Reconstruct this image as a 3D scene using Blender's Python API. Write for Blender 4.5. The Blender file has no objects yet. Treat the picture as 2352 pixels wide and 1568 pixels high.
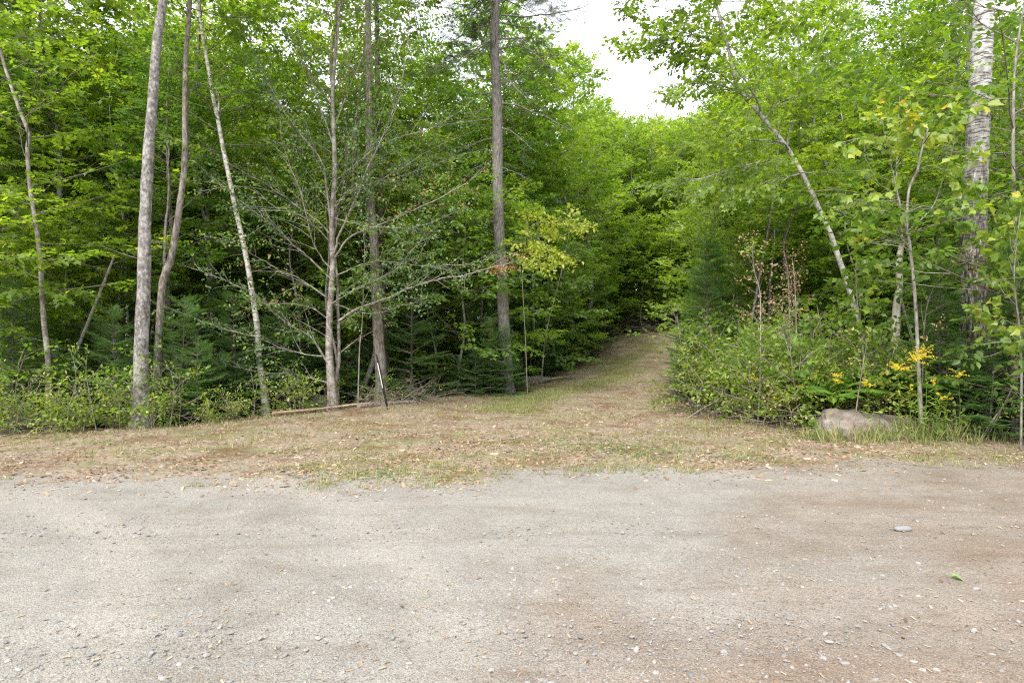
import bpy, math
import numpy as np
from mathutils import Vector

R = np.random.default_rng(11)
SC = bpy.context.scene
COL = SC.collection
F, CU, CV, EYE = 1307.0, 1176.0, 784.0, 1.5      # surveying constants: focal length, image centre, eye height

# ------------------------------------------------------------------ terrain
def sstep(a, b, x):
    t = np.clip((x - a) / (b - a), 0, 1)
    return t * t * (3 - 2 * t)

XLy = [8.6, 9.1, 9.75, 10.3, 11.5, 13.4, 17, 21, 29, 36, 45]
XLx = [-16, -8.2, -6.6, -5.5, -4.7, -2.9, 0.2, 2.0, 5.0, 6.8, 7.5]
XRy = [7.8, 8.2, 8.4, 8.7, 10.3, 12.2, 15.5, 24, 36, 45]
XRx = [16, 7.5, 6.0, 4.8, 4.1, 3.4, 4.0, 6.9, 11.0, 12.5]

def wood(x, y):
    """> 0 inside the woods, < 0 on the open ground (metres, roughly)"""
    x = np.asarray(x, float); y = np.asarray(y, float)
    l = np.interp(y, XLy, XLx) - x
    r = x - np.interp(y, XRy, XRx)
    d = np.maximum(l, r)
    d = np.where(y < 8.6, np.minimum(d, y - 8.3), d)
    return np.maximum(d, y - 37.0)

def wob(x, y, s, ph=0.0):
    return (np.sin(x * s + 1.3 + ph) * np.cos(y * s * 1.17 - 0.4 + ph)
            + 0.5 * np.sin(x * s * 2.3 - y * s * 1.9 + 2.1 + ph) + 0.25 * np.cos(x * s * 4.7 + y * s * 5.3 + ph)) / 1.75

def roadedge(x):
    x = np.asarray(x, float)
    return (np.interp(x, [-12, -4.5, -1.2, 0, 1.5, 6, 14], [5.9, 5.75, 5.8, 6.15, 6.35, 6.75, 6.9])
            + 0.10 * np.sin(x * 1.7) + 0.06 * np.sin(x * 4.3 + 1) + 0.03 * np.sin(x * 11))

def H(x, y):
    x = np.asarray(x, float); y = np.asarray(y, float)
    base = np.interp(y, [0, 6, 12, 17, 21, 26, 36, 60, 100, 300, 500],
                     [0, 0, 0.0, 0.12, 0.36, 0.78, 2.0, 5.0, 10, 26, 34])
    f = 0.35 + 0.65 * sstep(-8, 6, x - (y - 12) * 0.15)
    h = base * f
    off = sstep(6.2, 8.5, y)
    h = h + off * 0.03 * wob(x, y, 1.6)
    d = wood(x, y)
    wl = sstep(0.2, 2.0, np.interp(y, XLy, XLx) - x) * sstep(8.5, 10, y)
    wr = sstep(0.2, 2.5, x - np.interp(y, XRy, XRx)) * sstep(8, 9.5, y)
    h = h - 0.22 * wl + 0.12 * wr
    h = h + sstep(0.3, 3, d) * 0.10 * wob(x, y, 0.9, 2.0)
    rd = 1 - sstep(5.2, 6.6, y)
    h = h + rd * (0.012 * wob(x * 0.4, y, 1.9, 1.0) + 0.006 * wob(x, y, 5.0) - 0.012)
    return h

def P(u, v, Y):
    """point seen at (u, v) that stands Y metres away"""
    return np.array([(u - CU) / F * Y, Y, EYE - (v - CV) / F * Y])

def PX(u, Y):
    return (u - CU) / F * Y

# ------------------------------------------------------------------ materials
def mat(name):
    m = bpy.data.materials.new(name); m.use_nodes = True
    nt = m.node_tree; nt.nodes.clear()
    out = nt.nodes.new('ShaderNodeOutputMaterial')
    return m, nt, out

def N(nt, kind, **kw):
    n = nt.nodes.new(kind)
    for k, v in kw.items():
        if k.startswith('i_'):
            n.inputs[k[2:].replace('_', ' ')].default_value = v
        else:
            setattr(n, k, v)
    return n

def ramp(nt, fac, stops, interp='LINEAR'):
    r = nt.nodes.new('ShaderNodeValToRGB'); cr = r.color_ramp; cr.interpolation = interp
    while len(cr.elements) < len(stops): cr.elements.new(0.5)
    for e, (p, c) in zip(cr.elements, stops):
        e.position = p; e.color = (*c, 1) if len(c) == 3 else c
    nt.links.new(fac, r.inputs[0]); return r.outputs[0]

def mixc(nt, fac, a, b, mode='MIX'):
    m = nt.nodes.new('ShaderNodeMix'); m.data_type = 'RGBA'; m.blend_type = mode
    for sock, val in ((m.inputs[0], fac), (m.inputs[6], a), (m.inputs[7], b)):
        if hasattr(val, 'links'): nt.links.new(val, sock)
        elif isinstance(val, tuple): sock.default_value = (*val, 1)
        else: sock.default_value = val
    return m.outputs[2]

def mth(nt, op, a, b=None, clamp=False):
    m = nt.nodes.new('ShaderNodeMath'); m.operation = op; m.use_clamp = clamp
    for sock, val in ((m.inputs[0], a), (m.inputs[1], b)):
        if val is None: continue
        if hasattr(val, 'links'): nt.links.new(val, sock)
        else: sock.default_value = val
    return m.outputs[0]

def noise(nt, vec, scale, detail=3, rough=0.55):
    n = N(nt, 'ShaderNodeTexNoise'); n.inputs['Scale'].default_value = scale
    n.inputs['Detail'].default_value = detail; n.inputs['Roughness'].default_value = rough
    nt.links.new(vec, n.inputs['Vector']); return n.outputs[0]

def scaled(nt, vec, s):
    m = N(nt, 'ShaderNodeMapping'); m.inputs['Scale'].default_value = s
    nt.links.new(vec, m.inputs['Vector']); return m.outputs[0]

def leafmat(name, stops, trans, tmix=0.45, rough=0.42, spec=0.55):
    """stops: base colours over the per-leaf tint; trans: colour multiplier of light coming through"""
    m, nt, out = mat(name)
    at = N(nt, 'ShaderNodeAttribute', attribute_name='tint')
    oi = N(nt, 'ShaderNodeObjectInfo')
    t = mth(nt, 'ADD', at.outputs['Fac'], mth(nt, 'MULTIPLY', mth(nt, 'SUBTRACT', oi.outputs['Random'], 0.5), 0.38), True)
    c = ramp(nt, t, stops)
    p = N(nt, 'ShaderNodeBsdfPrincipled'); p.inputs['Roughness'].default_value = rough
    p.inputs['Specular IOR Level'].default_value = spec
    nt.links.new(c, p.inputs['Base Color'])
    tr = N(nt, 'ShaderNodeBsdfTranslucent')
    nt.links.new(mixc(nt, 1.0, c, trans, 'MULTIPLY'), tr.inputs['Color'])
    mx = N(nt, 'ShaderNodeMixShader'); mx.inputs[0].default_value = tmix
    nt.links.new(p.outputs[0], mx.inputs[1]); nt.links.new(tr.outputs[0], mx.inputs[2])
    nt.links.new(mx.outputs[0], out.inputs['Surface'])
    return m

M = {}
M['maple'] = leafmat('maple_leaf', [(0, (0.09, 0.15, 0.025)), (0.5, (0.175, 0.26, 0.036)), (0.88, (0.27, 0.36, 0.045)), (1.0, (0.36, 0.38, 0.05))], (2.0, 2.0, 0.7), 0.52)
M['maple_lime'] = leafmat('lime_maple_leaf', [(0, (0.11, 0.185, 0.03)), (0.5, (0.195, 0.29, 0.045)), (0.88, (0.29, 0.38, 0.055)), (1.0, (0.38, 0.42, 0.065))], (1.85, 1.9, 0.8), 0.52)
M['maple_dark'] = leafmat('deep_green_leaf', [(0, (0.075, 0.135, 0.03)), (0.5, (0.13, 0.215, 0.04)), (0.88, (0.20, 0.30, 0.055)), (1.0, (0.25, 0.30, 0.06))], (1.8, 2.0, 0.8), 0.5)
M['birch'] = leafmat('birch_leaf', [(0, (0.07, 0.125, 0.025)), (0.5, (0.13, 0.21, 0.032)), (0.9, (0.21, 0.29, 0.045)), (1.0, (0.38, 0.34, 0.06))], (1.9, 2.0, 0.7), 0.5)
M['alder'] = leafmat('alder_leaf', [(0, (0.06, 0.11, 0.06)), (0.5, (0.10, 0.17, 0.06)), (0.85, (0.22, 0.30, 0.06)), (0.97, (0.30, 0.32, 0.07)), (1.0, (0.30, 0.15, 0.06))], (1.6, 1.8, 0.7), 0.4)
M['fir'] = leafmat('fir_needles', [(0, (0.075, 0.145, 0.05)), (0.6, (0.13, 0.24, 0.07)), (1, (0.22, 0.34, 0.09))], (1.4, 1.5, 0.8), 0.38, 0.5)
M['spruce'] = leafmat('spruce_needles', [(0, (0.045, 0.065, 0.035)), (0.6, (0.075, 0.10, 0.05)), (1, (0.11, 0.14, 0.06))], (1.2, 1.3, 0.8), 0.2, 0.5)
M['shrub'] = leafmat('shrub_leaf', [(0, (0.12, 0.19, 0.045)), (0.5, (0.24, 0.32, 0.065)), (0.85, (0.36, 0.42, 0.09)), (1.0, (0.45, 0.36, 0.16))], (1.7, 1.8, 0.7), 0.4)
M['bigleaf'] = leafmat('striped_maple_leaf', [(0, (0.10, 0.18, 0.04)), (0.4, (0.20, 0.29, 0.055)), (0.8, (0.34, 0.39, 0.06)), (0.97, (0.50, 0.45, 0.06)), (1.0, (0.50, 0.32, 0.07))], (1.6, 1.7, 0.6), 0.45)
M['yellow'] = leafmat('yellow_leaf', [(0, (0.26, 0.33, 0.04)), (0.6, (0.42, 0.46, 0.06)), (1.0, (0.46, 0.42, 0.07))], (1.5, 1.4, 0.6), 0.45)
M['rust'] = leafmat('dried_leaf', [(0, (0.24, 0.22, 0.13)), (0.5, (0.38, 0.27, 0.17)), (1.0, (0.48, 0.26, 0.15))], (1.2, 1.0, 0.7), 0.3, 0.7, 0.15)
M['orange'] = leafmat('orange_leaf', [(0, (0.22, 0.10, 0.05)), (1.0, (0.42, 0.22, 0.11))], (1.3, 1.0, 0.7), 0.35)
M['fern'] = leafmat('fern_frond', [(0, (0.09, 0.19, 0.035)), (1.0, (0.20, 0.32, 0.05))], (1.6, 1.8, 0.7), 0.45)
M['grass'] = leafmat('grass_blade', [(0, (0.10, 0.17, 0.04)), (0.45, (0.24, 0.27, 0.09)), (0.7, (0.42, 0.36, 0.19)), (1.0, (0.52, 0.42, 0.26))], (1.2, 1.2, 0.8), 0.3, 0.6, 0.2)
M['goldflower'] = leafmat('goldenrod_flower', [(0, (0.70, 0.56, 0.04)), (1.0, (0.85, 0.72, 0.06))], (1.2, 1.1, 0.6), 0.3)
M['litter'] = leafmat('dead_leaf', [(0, (0.13, 0.08, 0.05)), (0.4, (0.24, 0.155, 0.10)), (0.8, (0.36, 0.26, 0.19)), (1.0, (0.46, 0.38, 0.31))], (1.1, 1.0, 0.8), 0.2, 0.7, 0.2)
M['chip'] = leafmat('wood_chip', [(0, (0.17, 0.10, 0.06)), (0.4, (0.30, 0.205, 0.13)), (0.8, (0.43, 0.325, 0.225)), (1.0, (0.54, 0.44, 0.33))], (1, 1, 1), 0.0, 0.8, 0.15)
M['pebble'] = leafmat('pebble', [(0, (0.14, 0.142, 0.15)), (0.2, (0.19, 0.19, 0.192)), (0.5, (0.26, 0.25, 0.238)), (0.85, (0.33, 0.295, 0.26)), (1.0, (0.40, 0.355, 0.31))], (1, 1, 1), 0.0, 0.75, 0.25)

def barkmat(name, dark, mid, light, zs=4.0, xs=22.0, lichen=0.35, bump=0.5, lines=None, moss=0.0, furrow=None):
    m, nt, out = mat(name)
    tc = N(nt, 'ShaderNodeTexCoord').outputs['Object']
    v = scaled(nt, tc, (xs, xs, zs))
    n1 = noise(nt, v, 1.0, 5, 0.65)
    n2 = noise(nt, tc, 5.0, 4, 0.6)
    c = ramp(nt, n1, [(0.3, dark), (0.52, mid), (0.72, light)])
    lic = ramp(nt, n2, [(0.50, (0, 0, 0)), (0.62, (1, 1, 1))])
    c = mixc(nt, mth(nt, 'MULTIPLY', lic, lichen), c, light)
    hgt = n1
    if lines:
        vl = scaled(nt, tc, (5.0, 5.0, 34.0))
        nl = noise(nt, vl, 1.0, 3, 0.6)
        msk = ramp(nt, nl, [(lines[0], (0, 0, 0)), (lines[0] + 0.05, (1, 1, 1))])
        c = mixc(nt, mth(nt, 'MULTIPLY', msk, lines[1]), c, dark)
        hgt = mth(nt, 'SUBTRACT', n1, mth(nt, 'MULTIPLY', msk, 0.5))
    if furrow:
        sx = N(nt, 'ShaderNodeSeparateXYZ'); nt.links.new(tc, sx.inputs[0])
        z = mth(nt, 'ADD', sx.outputs[2], mth(nt, 'MULTIPLY', mth(nt, 'SUBTRACT', n2, 0.5), 2.2))
        k = ramp(nt, mth(nt, 'MULTIPLY', z, 0.1), [(furrow[0] / 10, (1, 1, 1)), (furrow[1] / 10, (0, 0, 0))])
        vf = scaled(nt, tc, (26, 26, 5.5))
        nf = noise(nt, vf, 1.0, 5, 0.7)
        fc = ramp(nt, nf, [(0.42, (0.04, 0.032, 0.028)), (0.52, (0.15, 0.13, 0.115)), (0.64, (0.44, 0.42, 0.40))])
        c = mixc(nt, k, c, fc)
    if moss:
        nm = noise(nt, tc, 9.0, 4, 0.6)
        mk = ramp(nt, nm, [(0.56, (0, 0, 0)), (0.62, (1, 1, 1))])
        c = mixc(nt, mth(nt, 'MULTIPLY', mk, moss), c, (0.11, 0.12, 0.03))
    p = N(nt, 'ShaderNodeBsdfPrincipled'); p.inputs['Roughness'].default_value = 0.85
    p.inputs['Specular IOR Level'].default_value = 0.2
    nt.links.new(c, p.inputs['Base Color'])
    b = N(nt, 'ShaderNodeBump'); b.inputs['Strength'].default_value = bump; b.inputs['Distance'].default_value = 0.02
    nt.links.new(hgt, b.inputs['Height']); nt.links.new(b.outputs[0], p.inputs['Normal'])
    nt.links.new(p.outputs[0], out.inputs['Surface'])
    return m

B = {}
B['grey'] = barkmat('grey_bark', (0.06, 0.052, 0.046), (0.195, 0.18, 0.168), (0.46, 0.45, 0.43), 13, 22, 0.45, 1.0)
B['brown'] = barkmat('brown_bark', (0.055, 0.044, 0.037), (0.19, 0.162, 0.14), (0.40, 0.37, 0.335), 7, 30, 0.3, 0.8)
B['dark'] = barkmat('dark_bark', (0.03, 0.025, 0.02), (0.09, 0.075, 0.065), (0.20, 0.18, 0.16), 5, 24, 0.25, 0.6)
B['birch'] = barkmat('white_birch_bark', (0.10, 0.07, 0.05), (0.60, 0.56, 0.51), (0.78, 0.75, 0.71), 14, 8, 0.4, 0.4, (0.60, 0.85), 0.7)
B['aspen'] = barkmat('pale_aspen_bark', (0.05, 0.04, 0.035), (0.50, 0.49, 0.475), (0.72, 0.71, 0.70), 12, 7, 0.3, 0.7, (0.545, 0.92), 0.0, (3.0, 7.0))
B['spruce'] = barkmat('grey_spruce_bark', (0.065, 0.055, 0.05), (0.21, 0.19, 0.18), (0.36, 0.34, 0.33), 7, 36, 0.2, 0.9)
B['alder'] = barkmat('mottled_bark', (0.08, 0.065, 0.052), (0.23, 0.20, 0.175), (0.46, 0.44, 0.40), 9, 14, 0.5, 0.6, (0.62, 0.6))
B['pole'] = barkmat('thin_grey_bark', (0.08, 0.068, 0.058), (0.23, 0.21, 0.19), (0.42, 0.40, 0.37), 8, 24, 0.35, 0.4)
B['twig'] = barkmat('twig_bark', (0.10, 0.075, 0.055), (0.24, 0.20, 0.165), (0.36, 0.32, 0.28), 10, 20, 0.3, 0.2)
B['limb'] = barkmat('limb_bark', (0.07, 0.055, 0.045), (0.18, 0.15, 0.125), (0.30, 0.27, 0.235), 10, 20, 0.3, 0.3)
B['bare'] = barkmat('barkless_wood', (0.26, 0.15, 0.09), (0.42, 0.30, 0.21), (0.55, 0.43, 0.33), 6, 20, 0.2, 0.5)
B['snag'] = barkmat('weathered_wood', (0.25, 0.20, 0.16), (0.50, 0.45, 0.40), (0.66, 0.62, 0.57), 3, 30, 0.3, 0.4)

# ------------------------------------------------------------------ mesh builder
class MB:
    def __init__(s): s.v = []; s.f = []; s.n = 0
    def add(s, verts, faces, tint=0.5, mi=0, smooth=False):
        faces = np.asarray(faces)
        if len(faces) == 0: return
        s.v.append(np.asarray(verts, np.float32))
        t = np.broadcast_to(np.asarray(tint, np.float32), (len(faces),))
        s.f.append((faces + s.n, t, mi, smooth)); s.n += len(verts)
    def mesh(s, name, mats):
        me = bpy.data.meshes.new(name)
        v = np.concatenate(s.v)
        loops = np.concatenate([f[0].ravel() for f in s.f]).astype(np.int32)
        sizes = np.concatenate([np.full(len(f[0]), f[0].shape[1]) for f in s.f])
        starts = np.concatenate([[0], np.cumsum(sizes)[:-1]]).astype(np.int32)
        me.vertices.add(len(v)); me.vertices.foreach_set('co', v.ravel())
        me.loops.add(len(loops)); me.loops.foreach_set('vertex_index', loops)
        me.polygons.add(len(sizes)); me.polygons.foreach_set('loop_start', starts)
        me.polygons.foreach_set('material_index', np.concatenate([np.full(len(f[0]), f[2]) for f in s.f]).astype(np.int32))
        me.polygons.foreach_set('use_smooth', np.concatenate([np.full(len(f[0]), f[3]) for f in s.f]).astype(bool))
        a = me.attributes.new('tint', 'FLOAT', 'FACE')
        a.data.foreach_set('value', np.concatenate([f[1] for f in s.f]).astype(np.float32))
        for m in mats: me.materials.append(m)
        me.update(calc_edges=True)
        return me

def tube(mb, pts, rad, k=6, mi=0, tint=0.5, rough=0.0, rg=None, cap=False):
    pts = np.asarray(pts, float); n = len(pts)
    rad = np.broadcast_to(np.asarray(rad, float), (n,))
    t = np.gradient(pts, axis=0); t /= np.linalg.norm(t, axis=1, keepdims=True) + 1e-9
    ref = np.array([1., 0, 0]) if abs(pts[-1][0] - pts[0][0]) < 0.8 * np.linalg.norm(pts[-1] - pts[0]) else np.array([0, 0.3, 1.])
    a = np.cross(t, ref); a /= np.linalg.norm(a, axis=1, keepdims=True) + 1e-9
    b = np.cross(t, a)
    ang = np.arange(k) * 2 * math.pi / k
    rr = rad[:, None] * np.ones(k)
    if rough: rr = rr * (1 + rough * (rg or R).normal(size=(n, k)))
    ring = pts[:, None] + rr[..., None] * (np.cos(ang)[None, :, None] * a[:, None] + np.sin(ang)[None, :, None] * b[:, None])
    i = np.arange(n - 1)[:, None] * k; j = np.arange(k)[None]; j2 = (j + 1) % k
    f = np.stack([i + j, i + j2, i + k + j2, i + k + j], -1).reshape(-1, 4)
    mb.add(ring.reshape(-1, 3), f, tint, mi, True)
    if cap:
        mb.add(ring[-1], [list(range(k))], tint, mi); mb.add(ring[0], [list(range(k))[::-1]], tint, mi)

def smoothpath(ctrl, n):
    """Catmull-Rom through control points"""
    c = np.asarray(ctrl, float)
    c = np.vstack([2 * c[0] - c[1], c, 2 * c[-1] - c[-2]])
    out = []; m = len(c) - 3
    for q in np.linspace(0, m - 1e-6, n):
        i = int(q); t = q - i; p0, p1, p2, p3 = c[i:i + 4]
        out.append(0.5 * ((2 * p1) + (-p0 + p2) * t + (2 * p0 - 5 * p1 + 4 * p2 - p3) * t * t + (-p0 + 3 * p1 - 3 * p2 + p3) * t ** 3))
    return np.array(out)

# ------------------------------------------------------------------ leaf outlines (unit length along +x, folded along the midrib)
def halves(pts, fold=0.18):
    curl = 0.12 if fold < 0.29 else 0.30
    k = len(pts)
    p = np.array(pts)
    L = np.c_[p[:, 0], p[:, 1], np.abs(p[:, 1]) * fold]
    Rr = np.c_[p[:, 0], -p[:, 1], np.abs(p[:, 1]) * fold]
    v = np.vstack([L, Rr]); v[:, 2] -= curl * v[:, 0] ** 2
    f = np.array([list(range(k))[::-1], list(range(k, 2 * k))])
    return v, f
LEAF = {
    'maple': halves([(0, 0), (0.10, 0.26), (0.32, 0.20), (0.50, 0.52), (0.62, 0.20), (1.0, 0.0)]),
    'big': halves([(0, 0), (-0.06, 0.16), (0.05, 0.34), (0.25, 0.40), (0.38, 0.46), (0.60, 0.52), (0.64, 0.36), (0.72, 0.18), (1.0, 0.0)], 0.30),
    'ovate': halves([(0, 0), (0.22, 0.22), (0.55, 0.26), (0.82, 0.12), (1.0, 0.0)], 0.2),
    'lance': halves([(0, 0), (0.3, 0.11), (1.0, 0.0)], 0.1),
    'needle': (np.array([[0, 0, 0], [0.4, 0.16, 0], [1, 0, 0.0], [0.4, -0.16, 0]]), np.array([[0, 1, 2, 3]])),
}

def rotm(rx, ry, rz):
    cx, sx, cy, sy, cz, sz = np.cos(rx), np.sin(rx), np.cos(ry), np.sin(ry), np.cos(rz), np.sin(rz)
    o = np.zeros(np.broadcast(rx, ry, rz).shape + (3, 3))
    o[..., 0, 0] = cz * cy; o[..., 0, 1] = cz * sy * sx - sz * cx; o[..., 0, 2] = cz * sy * cx + sz * sx
    o[..., 1, 0] = sz * cy; o[..., 1, 1] = sz * sy * sx + cz * cx; o[..., 1, 2] = sz * sy * cx - cz * sx
    o[..., 2, 0] = -sy; o[..., 2, 1] = cy * sx; o[..., 2, 2] = cy * cx
    return o

def place(mb, tv, tf, tt, pos, rot, sc, mi=0, dt=0.0):
    """put template (verts, faces, tints) at every pos with rotation rot and scale sc"""
    pos = np.asarray(pos, float); m = len(pos)
    if m == 0: return
    sc = np.asarray(sc, float)
    sc = sc[:, None, None] if sc.ndim == 1 else sc[:, None, :]
    v = np.einsum('mij,mnj->mni', rot, tv[None] * sc) + pos[:, None]
    f = (tf[None] + (np.arange(m) * len(tv))[:, None, None]).reshape(-1, tf.shape[1])
    t = np.clip(np.broadcast_to(tt, (m, len(tf))) + np.broadcast_to(np.asarray(dt), (m,))[:, None], 0, 1).ravel()
    mb.add(v.reshape(-1, 3), f, t, mi)

def spray(rg, kind, L, n, size, tilt=0.35, droop=0.15, tl=0.33, th=0.22):
    """a twig with leaves, +x outwards, lying about flat"""
    lv, lf = LEAF[kind]
    s = np.linspace(0.12, 1.0, n) + rg.normal(0, 0.02, n)
    side = np.where(np.arange(n) % 2, 1, -1)
    az = side * rg.uniform(0.5, 1.3, n); az[-1] = rg.normal(0, 0.2)
    rot = rotm(rg.normal(0, tilt, n), rg.normal(droop, tilt, n), az)
    pos = np.c_[s * L, side * L * rg.uniform(0.0, 0.22, n), -0.12 * L * s ** 2 + rg.normal(0, 0.035 * L, n)]
    m = MB(); place(m, lv, lf, np.zeros(len(lf)), pos, rot, size * rg.uniform(0.6, 1.2, n))
    tint = np.repeat(np.clip(rg.normal(tl, th, n), 0, 1), len(lf))
    return m.v[0], m.f[0][0], tint

def firspray(rg, L=0.30, nl=0.034, w=0.8):
    """flat herringbone of needled twigs"""
    lv, lf = LEAF['needle']; pos, az = [], []
    def row(o, a, l):
        for q in np.arange(0.01, l, 0.013):
            for sd in (-1, 1):
                pos.append((o[0] + math.cos(a) * q, o[1] + math.sin(a) * q, rg.normal(0, 0.004) - 0.1 * (o[0]) ** 2)); az.append(a + sd * rg.uniform(0.6, 1.0))
    row((0, 0), 0, L)
    for i, q in enumerate(np.linspace(0.15, 0.8, 5)):
        for sd in (-1, 1):
            row((q * L, 0), sd * rg.uniform(0.7, 0.9), L * 0.55 * (1.05 - q))
    n = len(pos); pos = np.array(pos); az = np.array(az)
    rot = rotm(rg.normal(0, 0.4, n), rg.normal(0, 0.25, n), az)
    m = MB(); place(m, lv, lf, np.zeros(1), pos, rot, nl * rg.uniform(0.7, 1.2, n) * w)
    return m.v[0], m.f[0][0], np.clip(rg.normal(0.4, 0.2, n), 0, 1)

SP = {
    'maple': [spray(R, 'maple', 0.32, 10, 0.122, 0.3) for _ in range(8)],
    'birch': [spray(R, 'ovate', 0.30, 12, 0.088, 0.45) for _ in range(8)],
    'shrub': [spray(R, 'ovate', 0.26, 9, 0.085, 0.45, tl=0.5, th=0.25) for _ in range(8)],
    'alder': [spray(R, 'ovate', 0.26, 6, 0.085, 0.8, tl=0.55, th=0.2) for _ in range(8)],
    'big': [spray(R, 'big', 0.26, 6, 0.135, 0.6, 0.5, tl=0.38, th=0.25) for _ in range(8)],
    'few': [spray(R, 'maple', 0.22, 4, 0.085, 0.4, tl=0.45, th=0.22) for _ in range(6)],
    'fewov': [spray(R, 'ovate', 0.22, 5, 0.075, 0.5, tl=0.5, th=0.25) for _ in range(6)],
    'rust': [spray(R, 'ovate', 0.2, 6, 0.052, 1.0, tl=0.5, th=0.3) for _ in range(6)],
    'fir': [firspray(R) for _ in range(5)],
    'spruce': [firspray(R, 0.34, 0.026, 0.9) for _ in range(5)],
}

class Crown:
    """collects spray positions, then writes them all"""
    def __init__(s): s.p = []; s.d = []; s.up = []; s.s = []; s.t = []; s.tb = 0.0
    def put(s, p, d, sc, up=(0, 0, 1), tint=0.0):
        s.p.append(p); s.d.append(d); s.up.append(up); s.s.append(sc); s.t.append(tint + s.tb)
    def write(s, mb, rg, kind, mi=0, jit=0.25):
        if not s.p: return
        p = np.array(s.p); d = np.array(s.d, float); up = np.array(s.up, float) + rg.normal(0, jit, (len(p), 3))
        d /= np.linalg.norm(d, axis=1, keepdims=True)
        y = np.cross(up, d); y /= np.linalg.norm(y, axis=1, keepdims=True) + 1e-9
        z = np.cross(d, y); rot = np.stack([d, y, z], -1)
        sc = np.array(s.s); ti = np.array(s.t); ids = rg.integers(0, len(SP[kind]), len(p))
        for k, (tv, tf, tt) in enumerate(SP[kind]):
            q = ids == k
            if q.any(): place(mb, tv, tf, tt, p[q], rot[q], sc[q], mi, ti[q] + rg.normal(0, 0.08, q.sum()))

def unit(v): v = np.asarray(v, float); return v / (np.linalg.norm(v) + 1e-9)
def azel(az, el): return np.array([math.cos(az) * math.cos(el), math.sin(az) * math.cos(el), math.sin(el)])

def limb(rg, p0, d, L, n=6, bend=0.0, wig=0.12):
    pts = [np.array(p0, float)]; d = unit(d)
    for i in range(n):
        d = unit(d + np.array([0, 0, bend / n]) + rg.normal(0, wig, 3) / math.sqrt(n) * 1.2)
        pts.append(pts[-1] + d * L / n)
    return np.array(pts)

def dress(rg, tm, cm, cr, pts, r0, step=0.30, sub=0.42, spr=0.20, ssc=1.0, s0=0.2, flat=0.25, twmi=1, bare=0.0, elw=0.12):
    """secondary twigs and sprays along a bough given as a polyline"""
    seg = np.linalg.norm(np.diff(pts, axis=0), axis=1); cum = np.r_[0, np.cumsum(seg)]; L = cum[-1]
    side = 1; q = s0 * L
    while q < L * 0.98:
        p = np.array([np.interp(q, cum, pts[:, k]) for k in range(3)])
        i = min(np.searchsorted(cum, q), len(pts) - 1); d = unit(pts[i] - pts[i - 1])
        hor = unit(np.cross(d, (0, 0, 1))) * side
        a = rg.uniform(0.6, 1.1)
        d2 = unit(d * math.cos(a) + hor * math.sin(a) + np.array([0, 0, rg.normal(0.03, elw)]))
        l2 = (sub * (L - q) + 0.25) * rg.uniform(0.7, 1.25)
        tw = limb(rg, p, d2, l2, 3, rg.normal(-0.05, 0.12), 0.15)
        tube(cm, tw, np.linspace(max(r0 * 0.28 * (1 - q / L) + 0.004, 0.004), 0.002, 4), 3, twmi)
        if rg.random() >= bare:
            c2 = 0.10; sd = 1
            while c2 < l2:
                f = c2 / l2 * 3; i2 = min(int(f), 2); pp = tw[i2] + (tw[i2 + 1] - tw[i2]) * (f - i2)
                dd = unit(tw[i2 + 1] - tw[i2]); h2 = unit(np.cross(dd, (0, 0, 1))) * sd
                a2 = rg.uniform(0.3, 1.0)
                cr.put(pp, dd * math.cos(a2) + h2 * math.sin(a2) + np.array([0, 0, rg.normal(-0.08, flat)]), ssc * rg.uniform(0.7, 1.2), tint=0)
                c2 += spr * rg.uniform(0.7, 1.3); sd = -sd
            cr.put(tw[-1], tw[-1] - tw[-2], ssc)
        q += step * rg.uniform(0.6, 1.4); side = -side
    cr.put(pts[-1], pts[-1] - pts[-2], ssc)

def pathlook(pts, t):
    f = t * (len(pts) - 1); i = min(int(f), len(pts) - 2); return pts[i] + (pts[i + 1] - pts[i]) * (f - i)

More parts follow.
